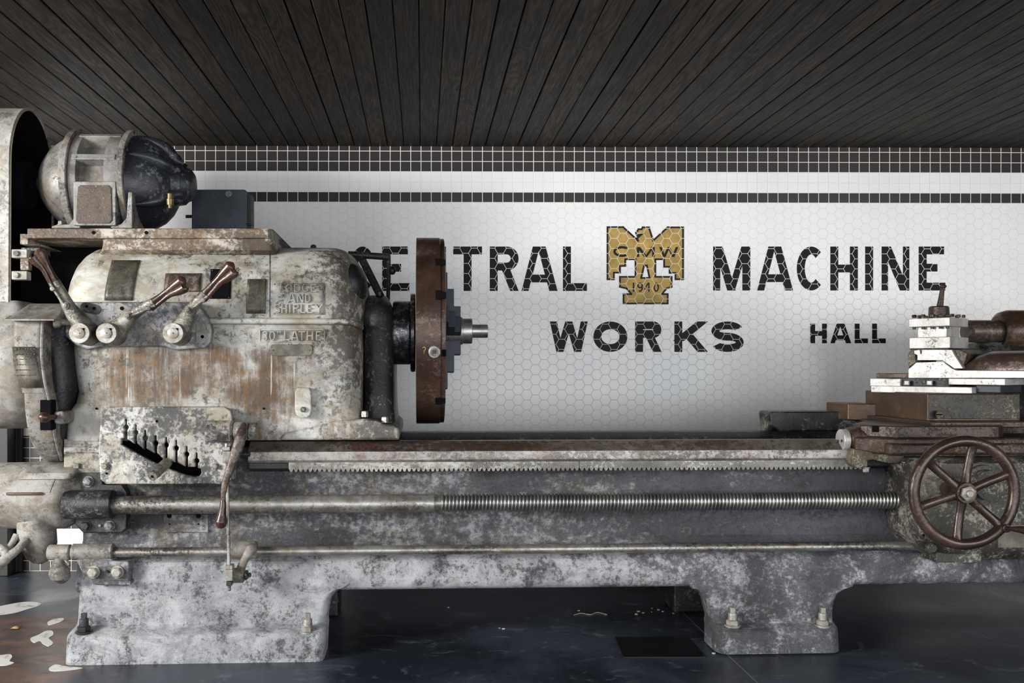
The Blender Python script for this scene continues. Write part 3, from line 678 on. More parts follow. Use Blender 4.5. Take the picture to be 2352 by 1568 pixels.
# --- change-gear cover with visor
zloft('gear_cover', [(735, 28, 100, -.03, .02), (780, 26, 97, -.055, .02), (830, 29, 98, -.06, .02), (870, 38, 103, -.055, .02), (902, 47, 110, -.045, .02), (903, 51, 112, -.043, .02), (940, 53, 118, -.03, .02), (980, 58, 124, -.01, .02), (1015, 68, 131, .02, .02), (1040, 80, 138, .06, .02), (1056, 96, 143, .11, .02), (1063, 106, 145, .15, .02)], .35, 'gearcover', LA, side='LR')
gp = [P(x, y, d) for x, y, d in ((98, 740, -.035), (96, 790, -.055), (97, 830, -.06), (103, 875, -.055), (112, 915, -.04), (120, 960, -.02), (126, 1000, .0), (134, 1030, .03), (142, 1055, .09))]
a, b = smoothpath(gp, [.006]*len(gp)); tube('cover_rib', a, b, 'gearcover', LA, 8)
zloft('gear_recess', [(738, 95, 152, .04, .01), (800, 96, 150, .02, .04), (880, 104, 158, .01, .05), (930, 116, 150, .03, .04), (1000, 124, 146, .05, .02), (1058, 140, 146, .12, .01)], .4, 'dark', LA)
box('cover_slot', 91, 918, 118, 988, -.046, .0, 'black', LA, .004)
a, b = smoothpath([P(88, 959, -.09), P(95, 958, -.085), P(105, 958, -.075), P(114, 958, -.06), P(128, 957, -.03)], [.004, .017, .019, .011, .009]); tube('plunger_knob', a, b, 'knob', LA, 18)
box('plunger_boss', 122, 944, 148, 974, -.035, .06, 'gearcover', LA, .01)
# visor
vz = Z(70, 737, -.06)
pl = [(X(10, -.08), -.08), (X(124, -.08), -.08), (X(150, .05), .06), (X(150, .3), .32), (X(20, .3), .32)]
vs = [Vector((x, YF+d, vz+(d+.08)*.10)) for x, d in pl]; vs += [q+Vector((0, 0, .006)) for q in vs]
link('gear_visor', mesh(vs, [(0, 1, 2, 3, 4), (5, 6, 7, 8, 9)]+[(j, (j+1) % 5, 5+(j+1) % 5, 5+j) for j in range(5)]), 'gearcover', LA, .001)
zloft('visor_hood', [(697, 62, 146, .12, .03), (708, 42, 143, .06, .04), (722, 24, 137, .0, .04), (733, 12, 128, -.06, .02)], .32, 'gearcover', LA, side='L')
# data plate on cover
def flatplate(name, L_, R_, rows, mat, parent, th=.002, rivets=True, surf=None):
    vs = []; n = len(rows)
    for py, dl in rows:
        for px in (L_, R_): vs.append(P(px+(dl[0] if isinstance(dl, tuple) else 0), py, (dl[1] if isinstance(dl, tuple) else dl)-th))
    fs = [(2*i, 2*i+1, 2*i+3, 2*i+2) for i in range(n-1)]
    me = mesh(vs, fs); o = link(name, me, mat, parent, label=None); sd = o.modifiers.new('s', 'SOLIDIFY'); sd.thickness = th*1.0; sd.offset = 1
    return o
flatplate('data_plate', 31, 84, [(796, (-3, -.064)), (830, (-1, -.067)), (868, (8, -.063)), (890, (14, -.056))], 'plate', LA, .002)
def writing(rows, x0, x1, d, mat, parent, n=9, h=6):
    polys = []
    for y in rows:
        for i in range(n):
            a = x0+(x1-x0)*(i+.15)/n; b = a+(x1-x0)/n*random.uniform(.45, .75)
            polys.append([P(a, y, d), P(b, y, d), P(b, y+h*.3, d), P(a, y+h*.3, d)])
    v, f = extr(polys, Vector((0, .001, 0))); return link('engraved_lines', mesh(v, f), mat, parent)
writing((800, 812, 824, 836, 848, 860), 33, 82, -.0705, 'dark', LA, 7)

# --- headstock
hs_rows = [(738, 168, 822, .085, .06), (748, 160, 826, .068, .08), (765, 155, 827, .058, .09), (800, 152, 828, .052, .09), (850, 156, 828, .050, .09), (900, 164, 828, .052, .09), (925, 160, 828, .054, .08), (945, 150, 828, .056, .05), (975, 147, 828, .06, .04), (1011, 147, 828, .062, .03)]
HS = zloft('headstock_casing', hs_rows, .76, 'paint', LA)
DC = .42; AD = .335; NS = 2.7
zs0 = Z(500, 742, .085); zs1 = Z(500, 568, .36)
def dcov(z):
    t = max(0, min(.999, (z-zs0)/(zs1-zs0))); return DC-AD*(1-t**NS)**(1/NS)
def onc(px, py, off=0):
    d = .1
    for _ in range(12): d = .5*d+.5*dcov(Z(px, py, d))
    q = P(px, py, d); return Vector((q.x, q.y-off, q.z))
def cover():
    xa, xb = X(158, .3), X(850, .36); la, lb = .19, .16; st = []
    for i in range(11):
        t = (i/10)**1.3; st.append((xa+la*(1-math.cos(t*pi/2))*1.0, (1-(1-(1-math.cos(t*pi/2)))**2.6)**(1/2.6)))
    st[0] = (xa, .25)
    st2 = [(xb-(x-xa)*lb/la, s_) for x, s_ in reversed(st)]
    st = st+st2; rs = []
    for x, s_ in st:
        ring = []
        for k in range(33):
            a = pi*k/32; c, s1 = math.cos(a), math.sin(a)
            ring.append(Vector((x, YF+DC-s_*AD*(abs(c)**(2/NS))*(1 if c > 0 else -1), zs0+s_*(zs1-zs0)*s1**(2/NS))))
        rs.append(ring)
    v, f = rings(rs); return link('headstock_cover', mesh(v, f), 'cover', LA, smooth=50)
CO = cover()
# seam flange
fl = [P(470, 737, .06), P(600, 737, .06), P(740, 738, .06), P(800, 739, .065), P(822, 745, .09), P(829, 752, .14)]
a, b = smoothpath(fl, [.011]*len(fl)); tube('seam_flange', a, b, 'cover', LA, 12, 1.0)
fl = [P(168, 737, .1), P(200, 737, .065), P(470, 737, .06)]
tube('seam_flange', fl, .009, 'cover', LA, 12)
tube('cover_seam', [onc(620, y, -.0002) for y in range(584, 736, 8)], .0016, 'dark', CO, 6)
# hollow at the right shoulder, its darkness put into a dark bulge
def blob(name, c, rx, ry, rz, mat, parent, n=20):
    rs = []
    for i in range(n+1):
        t = pi*i/n; st_ = math.sin(t)
        rs.append([Vector((c.x+rx*st_*math.cos(2*pi*j/24), c.y+ry*st_*math.sin(2*pi*j/24), c.z+rz*math.cos(t))) for j in range(24)])
    v, f = rings(rs, cap=False); return link(name, mesh(v, f), mat, parent, smooth=60)
blob('shoulder_hollow', Vector((X(808, .22), YF+.25, Z(805, 655, .24))), .058, .10, .085, 'dark', CO)
# bearing housing column
zloft('bearing_housing', [(678, 846, 884, .34, .02), (684, 842, 892, .26, .04), (700, 838, 898, .19, .06), (725, 836, 901, .16, .07), (940, 834, 904, .15, .07), (985, 830, 908, .13, .05)], .72, 'dark', LA)
hexbolt(P(872, 680, .32)+Vector((0, 0, 0)), .012, .02, LA, 'dark', (0, 0, 1))
prism('headstock_foot', [(640, 1011), (652, 995), (700, 985), (772, 966), (835, 962), (868, 964), (880, 974), (905, 975), (917, 984), (918, 1011)], .045, .74, 'paint', LA, .012, seg=3)
for px, py in ((838, 961), (884, 974)): hexbolt(P(px, py, .075), .0135, .028, LA, 'hub', (0, 0, 1), n=4, washer=False, rot=.4)
# cover top pad and the motor shelf
zloft('shelf_pad', [(547, 233, 627, .155, .02), (562, 231, 628, .155, .03), (574, 228, 632, .16, .03), (590, 215, 640, .20, .03)], .72, 'shelf', LA, rad=.03)
box('motor_shelf', 62, 524, 617, 547, .14, .74, 'shelf', LA, .004)
prism('shelf_edge_lug', [(46, 537), (64, 537), (64, 560), (90, 560), (90, 562), (46, 561)], .18, .6, 'shelf', LA, .003)
prism('shelf_brace', [(612, 526), (626, 526), (668, 568), (640, 570), (620, 550)], .42, .50, 'dark', LA, .003)
for px in (215, 336): disc('bolt_hole', P(px, 534, .1395), .0065, .001, 'black', LA, e=.0002)
# data plates riveted to the cover
def cplate(L0, R0, y0, y1, skew, mat='plate', name='name_plate', th=.003):
    m, n = 7, 9; vs = []
    for i in range(m):
        py = y0+(y1-y0)*i/(m-1); sk = skew*(1-(i/(m-1)))**1.5
        for j in range(n): vs.append(onc(L0+(R0-L0)*j/(n-1)+sk, py, th))
    fs = [(i*n+j, i*n+j+1, (i+1)*n+j+1, (i+1)*n+j) for i in range(m-1) for j in range(n-1)]
    me = bpy.data.meshes.new('m'); me.from_pydata([tuple(q) for q in vs], [], fs); o = link(name, me, mat, CO)
    s = o.modifiers.new('s', 'SOLIDIFY'); s.thickness = .0028; s.offset = 0
    for px, py in ((L0+4+skew, y0+3), (R0-4+skew, y0+3), (L0+4, y1-3), (R0-4, y1-3)):
        disc('rivet', onc(px, py, th+.001), .0025, .002, 'brass', o)
cplate(240, 305, 598, 690, 18); cplate(377, 460, 628, 670, 4, 'rail'); cplate(566, 610, 641, 720, 3)
cplate(482, 530, 618, 686, 2, 'black', 'sight_window', .0015)
cplate(627, 745, 650, 723, 0, 'cover', 'text_field', .0012)
yv = Vector((0, -1, 0))
def ctext(chars, y0, y1, t, th=.009):
    for ch, a, b in chars: link('raised_letter', glyph_mesh(ch, a, y0, b, y1, t, lambda x, y: onc(x, y, .001), Vector((0, -th, .0015))), 'cover', CO, .0008, smooth=25)
ctext([('L', 644, 654), ('O', 657, 672), ('D', 676, 691), ('G', 694, 709), ('E', 714, 728)], 653, 672, 3)
ctext([('A', 661, 680), ('N', 683, 698), ('D', 701, 714)], 676, 696, 3)
ctext([('S', 632, 644), ('H', 647, 660), ('I', 664, 669), ('P', 674, 687), ('L', 691, 702), ('E', 706, 719), ('Y', 723, 743)], 699, 720, 3)
def htext(chars, y0, y1, t, d, th=.009, mat='paint', par=HS, name='raised_letter'):
    for ch, a, b in chars: link(name, glyph_mesh(ch, a, y0, b, y1, t, lambda x, y: P(x, y, d), Vector((0, -th, 0))), mat, par, .0007, smooth=25)
htext([('3', 603, 615), ('0', 619, 633), ('"', 636, 648), ('L', 653, 666), ('A', 669, 687), ('T', 686, 702), ('H', 705, 720), ('E', 726, 739)], 760, 782, 3.2, .056)
# border of the 30" LATHE panel
bp = [P(x, y, .056) for x, y in ((597, 757), (746, 757), (746, 785), (597, 785), (597, 757))]
for i in range(4): tube('panel_border', [bp[i], bp[i+1]], .0035, 'paint', HS, 8)
curveplate('small_plate', [(626, 792), (712, 792), (716, 796), (716, 812), (712, 816), (626, 816), (622, 812), (622, 796)], [], .049, .003, 'plate', HS)
for px in (627, 711): disc('rivet', P(px, 804, .047), .0025, .003, 'brass', HS)
curveplate('drain_lug', [(680, 900), (684, 893), (708, 893), (712, 900), (713, 942), (710, 952), (703, 957), (692, 957), (684, 952), (680, 940)], [], .03, .03, 'cover', HS, .004)
hexbolt(P(697, 940, .03), .011, .014, HS, 'arm')
for px, py in ((222, 938), (606, 938)): disc('small_hole', P(px, py, .055), .004, .003, 'black', HS, e=.0002)

# --- shift panel with the three levers
pan = [(152, 705), (165, 697), (440, 697), (452, 702), (476, 735), (484, 760), (480, 785), (470, 795), (400, 800), (380, 792), (230, 792), (200, 799), (175, 788), (155, 770)]
SP = curveplate('shift_panel', pan, [], .03, .05, 'panel', LA, .006)
def oval(name, pts, r, d, mat, par):
    a, b = [P(*q, d) for q in pts]; dr = (b-a).normalized(); pr = Vector((-dr.z, 0, dr.x)); pl = []
    an = math.atan2(dr.z, dr.x)
    for i in range(9): t = an+pi/2+pi*i/8; pl.append(a+Vector((math.cos(t), 0, math.sin(t)))*r)
    for i in range(9): t = an-pi/2+pi*i/8; pl.append(b+Vector((math.cos(t), 0, math.sin(t)))*r)
    v, f = extr([pl], Vector((0, -.004, 0))); return link(name, mesh(v, f), mat, par, .001)
o = oval('quadrant_link', [(196, 706), (222, 711)], .018, .027, 'dark', SP); disc('pin_hole', P(216, 708, .0225), .006, .001, 'black', o, e=.0002); disc('pin_hole', P(199, 703, .0225), .005, .001, 'black', o, e=.0002)
o = oval('quadrant_link', [(272, 706), (300, 718)], .018, .027, 'gearcover', SP); disc('pin_hole', P(280, 708, .0225), .007, .001, 'black', o, e=.0002)
curveplate('quadrant', [(452, 745), (461, 731), (472, 750), (476, 768), (473, 783), (462, 790), (453, 786), (451, 770)], [], .02, .006, 'gearcover', SP)
disc('pin_hole', P(465, 773, .0195), .0065, .001, 'black', SP, e=.0002); disc('screw', P(443, 768, .024), .008, .003, 'arm', SP)
def lever(hub, p1, p2, tip, side):
    d = -.03; hx, hy = hub
    fc = P(hx, hy, d-.042)
    H = turned('shift_lever', fc+Vector((0, .1005, 0)), (0, -1, 0), [(0, .042), (.03, .040), (.075, .036), (.0985, .0355), (.1, .034)], 'arm', LA, 36)
    turned('hub_face', fc, (0, -1, 0), [(0, .0352), (.004, .0352), (.005, .034), (.005, .019), (.006, .0185), (.008, .0185), (.0085, .0175)], 'hub', H, 36)
    disc('centre_mark', P(hx, hy, d-.0505), .002, .0005, 'black', H, e=.0001)
    r = P(hx+9, hy-8, d-.048); box('key_slot', hx+6, hy-12, hx+11, hy-7, d-.0485, d-.045, 'black', H, 0)
    q = [fc+Vector((.004, .062, .004)), P(p1[0], p1[1], -.02), P(p2[0], p2[1], -.045)]
    a, b = smoothpath([q[0], q[0].lerp(q[1], .5), q[1], q[1].lerp(q[2], .5), q[2]], [.040, .032, .023, .018, .0135])
    tube('lever_arm', a, b, 'arm', H, 18, .8)
    t = P(tip[0], tip[1], -.07); dr = (t-q[2]); L = dr.length; dr.normalize(); pr = Vector((-dr.z, 0, dr.x)).normalized()
    if side < 0: pr = -pr
    hp, hr = smoothpath([q[2], q[2]+dr*L*.25, q[2]+dr*L*.5, q[2]+dr*L*.75, q[2]+dr*L*.93, t, t+dr*.006], [.0125, .010, .012, .0185, .021, .012, .001])
    tube('grip', hp, hr, 'knob', H, 20, .9)
    o = pr*.018
    off = [pr*.020, pr*.017, pr*.016, pr*.023, pr*.026, pr*.024, pr*.022]
    base = [q[2]-dr*.02, q[2]+dr*L*.22, q[2]+dr*L*.48, q[2]+dr*L*.72, q[2]+dr*L*.88, t-dr*.012, t-dr*.006]
    hp, hr = smoothpath([x+y+Vector((0, -.004, 0)) for x, y in zip(base, off)], [.008, .008, .010, .016, .018, .010, .001])
    tube('latch_grip', hp, hr, 'knob', H, 18, .9)
    m = q[1]; tube('latch_rod', [m+pr*.004+Vector((0, -.028, 0)), q[2]+pr*.018+Vector((0, -.01, 0))], .0055, 'arm', H, 10)
    turned('pivot_pin', m+Vector((0, -.018, 0)), (0, -1, 0), [(0, .013), (.012, .012), (.014, .008), (.024, .008), (.025, .006)], 'arm', H, 20)
    turned('pivot_pin', q[1].lerp(q[2], .75)+pr*.016+Vector((0, -.01, 0)), (0, -1, 0), [(0, .009), (.014, .008), (.015, .006)], 'arm', H, 16)
    return H
lever((183, 765), (158, 703), (128, 645), (88, 575), 1)
lever((245, 765), (300, 726), (352, 692), (423, 641), -1)
lever((398, 765), (437, 713), (470, 672), (534, 606), -1)
kn = turned('stub_knob', P(142, 740, .0), (-1, -.3, 0), [(-.04, .01), (0, .012), (.005, .02), (.02, .022), (.028, .016)], 'gearcover', LA, 20)

# --- quick-change gearbox
outer = [(236, 950), (240, 941), (250, 937), (515, 937), (527, 945), (530, 960), (528, 1100), (518, 1108), (245, 1108), (234, 1098), (230, 1030)]
slot = [(276, 1006), (284, 1000)]
kh = [(290, 968), (312, 980), (334, 993), (358, 1005), (382, 1009), (405, 1016), (429, 1030), (452, 1045)]   # tops of the keyholes
edge_y = lambda x: 1000+(x-284)*.345 if x < 372 else 1030.4+(x-372)*.46*(.9)
for cx_, ty in kh:
    by = {290: 1003, 312: 1013, 334: 1025, 358: 1035, 382: 1050, 405: 1057, 429: 1066, 452: 1069}[cx_]
    bx = cx_-(4 if cx_ == 290 else 1)
    slot += [(cx_-6, by), (cx_-6, ty+20), (cx_-9, ty+16), (cx_-9, ty+9), (cx_-5, ty+5), (cx_-5, ty-6), (cx_-2, ty-9), (cx_+2, ty-9), (cx_+5, ty-6), (cx_+5, ty+5), (cx_+9, ty+9), (cx_+9, ty+16), (cx_+6, ty+20), (cx_+6, by+3)]
slot += [(464, 1074), (466, 1086), (460, 1095), (448, 1097), (425, 1093), (395, 1082), (360, 1067), (320, 1047), (290, 1031), (275, 1022)]
slot = [s for i, s in enumerate(slot) if i == 0 or s != slot[i-1]]
GB = curveplate('gearbox_face', outer, [slot], -.02, .012, 'apron', LA, .005)
M['gbx'] = worn('gearbox_paint', (.55, .55, .53), (.10, .10, .10), (.16, .11, .07), la=.54, ra=.15, scale=6, rough=.45, bump=.5, metal=.15)
GB.data.materials[0] = M['gbx']
box('gearbox_cavity', 262, 954, 486, 1098, .07, .12, 'black', LA, 0)
prism('gearbox_body', outer, .12, .3, 'panel', LA, .006)
for nm, pts in (('gearbox_side', [(234, 939), (262, 939), (262, 1106), (234, 1106)]), ('gearbox_side', [(485, 939), (526, 939), (526, 1106), (485, 1106)]), ('gearbox_side', [(240, 938), (520, 938), (520, 955), (240, 955)]), ('gearbox_side', [(240, 1096), (520, 1096), (520, 1106), (240, 1106)])):
    prism(nm, pts, -.004, .13, M['gbx'], LA, .004)
for (px, py) in ((242, 1070), (495, 1070)): hexbolt(P(px, py, -.025), .011, .014, GB, 'arm')
for px, py in ((360, 967), (245, 1087)): disc('screw_hole', P(px, py, -.0255), .0045, .001, 'black', GB, e=.0002)
for ch, px, py in (('1', 285, 1043), ('2', 309, 1052), ('3', 334, 1065), ('5', 384, 1089), ('6', 409, 1099), ('7', 436, 1103), ('8', 460, 1103)):
    link('numeral', glyph_mesh(ch, px-4, py-6, px+4, py+5, 1.6, lambda x, y: P(x, y, -.0248), Vector((0, -.002, 0))), 'gearcover', GB, smooth=20)
H = tube('plunger_handle', [P(386, 1060, .03), P(383, 1063, -.04), P(365, 1079, -.09), P(357, 1087, -.105)], [.018, .0185, .0185, .018], 'arm', LA, 24)
c0 = P(357, 1087, -.105); c1 = P(350, 1094, -.125); tube('handle_tip', [c0, c1.lerp(c0, .9), c1], [.015, .0165, .0165], 'arm', H, 24)
disc('tip_centre', c1, .005, .001, 'black', H, axis=(c1-c0), e=.0002)
# shaft boss with the drop handle
b = boss('shaft_boss', 474, 537, 990, 25, -.03, M['gbx'], e=.008)
boss('shaft_collar', 538, 562, 990, 22, -.03, 'arm'); boss('shaft_collar', 562, 571, 990, 21, -.03, 'arm'); boss('shaft_collar', 572, 592, 990, 20, -.03, 'arm')
hp, hr = smoothpath([P(560, 972, -.05), P(556, 990, -.08), P(549, 1018, -.095), P(538, 1050, -.10), P(528, 1078, -.10), P(518, 1105, -.10), P(513, 1135, -.10), P(512, 1150, -.10)], [.008, .016, .020, .018, .014, .012, .009, .007])
DH = tube('drop_handle', hp, hr, 'rail', LA, 18, .55)
hp, hr = smoothpath([P(512, 1148, -.10), P(512, 1160, -.10), P(510, 1180, -.10), P(508, 1198, -.10), P(508, 1210, -.10), P(508, 1214, -.10)], [.009, .0115, .014, .0215, .015, .001]); tube('drop_grip', hp, hr, 'knob', DH, 20)
# vertical link rod
VR = tube('link_rod', [P(520, 1018, -.075), P(521, 1060, -.075), P(526, 1304, -.06), P(527, 1356, -.06)], [.006, .0063, .0063, .0055], 'rod', LA, 14)
prism('fork_block', [(511, 1036), (530, 1036), (531, 1064), (511, 1063)], -.095, -.055, 'hub', VR, .002); prism('fork_block', [(513, 1026), (528, 1026), (528, 1035), (513, 1035)], -.09, -.06, 'hub', VR, .002)
prism('fork_block', [(518, 1308), (534, 1308), (534, 1334), (518, 1334)], -.08, -.04, 'hub', VR, .002); prism('lock_nut', [(517, 1298), (534, 1298), (534, 1308), (517, 1308)], -.078, -.042, 'hub', VR, .003)
prism('lock_nut', [(519, 1335), (532, 1335), (532, 1346), (519, 1346)], -.075, -.045, 'dark', VR, .003)
boss('pivot_boss', 535, 561, 1321, 17, -.03, 'gearcover'); boss('pivot_nut', 561, 570, 1320, 12, -.03, 'dark', n=6); boss('pivot_stud', 570, 577, 1320, 6, -.03, 'dark')
boss('rocker_hub', 532, 590, 1262, 20, .02, 'gearcover')
hp, hr = smoothpath([P(582, 1250, -.01), P(576, 1262, -.035), P(565, 1280, -.045), P(556, 1298, -.04), P(552, 1312, -.03)], [.012, .020, .014, .015, .017]); tube('rocker_arm', hp, hr, 'gearcover', LA, 16, .7)
boss('pivot_nut', 540, 575, 1043, 6, -.03, 'dark')
# cast pads on the bed
for q in ((376, 1181, 478, 1222), (312, 1117, 520, 1130)): box('cast_pad', *q, .117, .14, 'bed', LA, .002)
for px, py, r in ((389, 1184, .009), (456, 1184, .009), (389, 1203, .003), (456, 1203, .003)): disc('pad_hole', P(px, py, .1165), r, .0008, 'black', LA, e=.0001)
# spindle nose
boss('spindle_nose', 903, 944, 764, 73, .42, 'steel', e=.006); M['nose'] = worn('nose_steel', (.4, .4, .42), (.07, .07, .075), (.07, .05, .04), la=.35, ra=.1, scale=6, rough=.28, metal=.7, bump=.15)
bpy.data.objects['spindle_nose'].data.materials[0] = M['nose']
boss('spindle_flange', 943, 954, 764, 90, .42, M['nose'], e=.004)
# pipe frame behind the chuck
tube('oil_pipe', [P(800, 584, .52), P(893, 590, .52)], .014, 'dark', LA, 12); tube('oil_pipe', [P(893, 585, .52), P(893, 640, .52), P(891, 690, .5)], .008, 'dark', LA, 12)
tube('oil_pipe', [P(828, 588, .55), P(884, 700, .5)], .016, 'dark', LA, 8, .5); blob('pipe_valve', P(901, 621, .52), .015, .015, .018, 'dark', LA)
blob('filler_cap', P(720, 567, .42), .012, .012, .01, 'dark', LA)

# ================================================================== chuck
CK = thing('lathe_chuck', 'large round brown rusty four-jaw chuck with black stepped jaws on the lathe spindle', 'chuck', (X(990, .42), YF+.42, HC+.14-.37))
def chuck():
    xa, xb = X(955, .05), X(1023.5, .05); zc = Z(990, 760, .42); r = Z(990, 548, .42)-zc; c = Vector((0, YF+.42, zc))
    body = turned('chuck_body', c, (1, 0, 0), [(xa, r-.002), (xa+.002, r), (xb-.018, r), (xb-.014, r-.004), (xb, r-.004), (xb+.002, r-.008), (xb+.002, .05)], 'chuck', CK, 128, smooth=30)
    # jaw slots: dark notches on the rim
    for py in (606, 684, 812, 920):
        dz = (Z(1015, py, .2)-zc); a = math.asin(max(-1, min(1, dz/r))); cc = Vector((0, YF+.42-math.cos(a)*(r-.006), zc+math.sin(a)*(r-.006)))
        for (u0, u1, hh) in ((xb-.036, xb-.012, .019), (xb-.013, xb+.0025, .012)):
            nn = Vector((0, -math.cos(a), math.sin(a))); tt = Vector((0, math.sin(a), math.cos(a)))
            if py == 812 and u1 < xb: continue
            pl = [Vector((u0, 0, 0))+cc+tt*hh, Vector((u1, 0, 0))+cc+tt*hh, Vector((u1, 0, 0))+cc-tt*hh, Vector((u0, 0, 0))+cc-tt*hh]
            v, f = extr([pl], nn*.0075); link('rim_notch', mesh(v, f), 'black', body)
    # socket screw at the near rim
    q = P(998, 808, .045); nn = (q-c); nn.x = 0; nn.normalize()
    turned('jaw_screw', q-nn*.012, nn, [(0, .022), (.016, .022), (.018, .020), (.018, .0155), (.008, .015), (.008, .0)], 'hub', CK, 28)
    v, f = extr([[q+Vector((a, -.004, b)) for a, b in ((-.007, -.007), (.007, -.007), (.007, .007), (-.007, .007))]], Vector((0, .008, 0))); link('screw_socket', mesh(v, f), 'dark', bpy.data.objects['jaw_screw'], .001)
    link('chalk_mark', glyph_mesh('?', 970, 796, 978, 812, 1.4, lambda x, y: P(x, y, .0475), Vector((0, -.0012, 0))), 'yellow', body)
    # four stepped jaws in a cross turned a little about the axis
    x1 = xb+.002; k = mm(1040, 1, .42)
    for a in (90-4, 180-14, 270-4, -14):
        A = R(a); rd = Vector((0, -math.sin(A-pi/2+pi/2)*0, 0)); rd = Vector((0, math.cos(A), math.sin(A))); tg = Vector((0, -math.sin(A), math.cos(A)))
        st = [(.03, 31*k), (95*k*1.0, 31*k), (95*k, 38*k)]
        prf = [(0, .035), (37*k, .035), (37*k, 55*k), (23*k, 55*k), (23*k, 95*k), (8*k, 95*k), (8*k, 133*k), (0, 133*k)]
        pl = [c+Vector((x1+h, 0, 0))+rd*rr-tg*.032 for h, rr in prf]
        v, f = extr([pl], tg*.064); j = link('jaw', mesh(v, f), 'darkbox', CK, .002)
        # grip serrations
        pol = []
        for i in range(9):
            rr = .045+i*.006; pol.append([c+Vector((x1+37*k, 0, 0))+rd*rr-tg*.03, c+Vector((x1+37*k, 0, 0))+rd*(rr+.003)-tg*.03, c+Vector((x1+37*k, 0, 0))+rd*(rr+.003)+tg*.03, c+Vector((x1+37*k, 0, 0))+rd*rr+tg*.03])
        v, f = extr(pol, Vector((.002, 0, 0))); link('serration', mesh(v, f), 'dark', j)
    # centre
    turned('centre_sleeve', c, (1, 0, 0), [(x1, .055), (X(1062, .42), .055), (X(1063, .42), 29*k), (X(1083, .42), 29*k), (X(1084, .42), 28*k), (X(1084, .42), 15.5*k), (X(1118, .42), 15.5*k), (X(1120, .42), 14.5*k), (X(1120, .42), 0)], 'steel', CK, 40)
    # near jaw face plate with holes seen at the front
chuck()

# ================================================================== electric motor
MO = thing('electric_motor', 'round grey and brown electric motor with two flanges on the shelf above the lathe headstock', 'motor', (X(250, .45), YF+.45, Z(250, 524, .2)))
def motor():
    d = .45; zc = Z(300, 424, d); r = zc-Z(300, 302, d); r = abs(r); k = mm(300, 1, d); c = Vector((0, YF+d, zc)); x = lambda p: X(p, d)
    turned('motor_frame', c, (1, 0, 0), [(x(186), .155), (x(312), .155)], 'motor', MO, 64)
    for a, b, nm in ((180, 196, 'flange'), (306, 320, 'flange')):
        turned(nm, c, (1, 0, 0), [(x(a), r*.86), (x(a), r-.003), (x(a)+.003, r), (x(b)-.003, r), (x(b), r-.003), (x(b), r*.86)], 'gearcover', MO, 96)
    for a, b in ((198, 214), (276, 306)):
        turned('frame_ring', c, (1, 0, 0), [(x(a), .15), (x(a), r*.945), (x(b), r*.925), (x(b), .15)], 'motor', MO, 96)
    # ribs across the frame
    for ang in (58, 20, -60, 110, 150):
        A = R(ang); n = Vector((0, -math.cos(A), math.sin(A))); t = Vector((0, math.sin(A), math.cos(A)))
        pl = [c+Vector((x(205), 0, 0))+n*.14+t*.012, c+Vector((x(205), 0, 0))+n*(r*.95)+t*.012, c+Vector((x(205), 0, 0))+n*(r*.95)-t*.012, c+Vector((x(205), 0, 0))+n*.14-t*.012]
        v, f = extr([pl], Vector((x(300)-x(205), 0, 0))); link('frame_rib', mesh(v, f), 'motor', MO, .003)
    # terminal box low on the front
    zb = Z(220, 523, .24)
    tb = box('terminal_box', 168, 416, 266, 518, .245, .42, 'motor', MO, .004)
    curveplate('terminal_cover', [(180, 430), (185, 426), (248, 426), (254, 432), (256, 505), (250, 512), (180, 512), (175, 506)], [], .242, .006, 'rustplate', tb)
    # feet
    for l, rr_ in ((118, 180), (254, 300)):
        prism('motor_foot', [(l, 524), (l, 519), (l+10, 516), (rr_-22, 514), (rr_-10, 500), (rr_-6, 440), (rr_+4, 440), (rr_+4, 524)], .255, .62, 'motor', MO, .004)
    hexbolt(P(140, 518, .28), .012, .018, MO, 'motor', (0, 0, 1))
    turned('end_bell', c, (1, 0, 0), [(x(82), .012), (x(93), .034), (x(96), .045), (x(104), .05), (x(106), .085), (x(118), .115), (x(136), .15), (x(158), .172), (x(182), .182)], 'motor', MO, 72)
    turned('motor_shaft', c, (1, 0, 0), [(x(55), .016), (x(90), .016)], 'steel', MO, 20)
    rb = turned('end_bell', c, (1, 0, 0), [(x(318), .195), (x(330), .19), (x(352), .178), (x(374), .158), (x(392), .128), (x(402), .10), (x(404), .085), (x(424), .08), (x(430), .07), (x(441), .06), (x(447), .045), (x(449), .0)], 'motordark', MO, 72)
    for ang in (72, 28, -35, 118):
        A = R(ang); n = Vector((0, -math.cos(A), math.sin(A)))
        pts = [c+Vector((x(q), 0, 0))+n*rr for q, rr in ((325, .185), (350, .176), (374, .158), (394, .130), (406, .10), (425, .085))]
        a, b = smoothpath(pts, [.008, .014, .021, .025, .022, .012]); tube('bell_rib', a, b, 'motordark', rb, 12)
    turned('oil_cup', P(391, 478, .30), (0, 0, 1), [(0, .008), (.012, .008), (.012, .013), (.034, .015), (.036, .011), (.055, .011), (.058, .007)], 'brass', rb, 18)
    for ang in (70, -40, 30):
        A = R(ang); n = Vector((0, -math.cos(A), math.sin(A))); hexbolt(c+Vector((x(320), 0, 0))+n*(r*.93), .009, .012, MO, 'motordark', (1, 0, 0), name='flange_bolt')
motor()
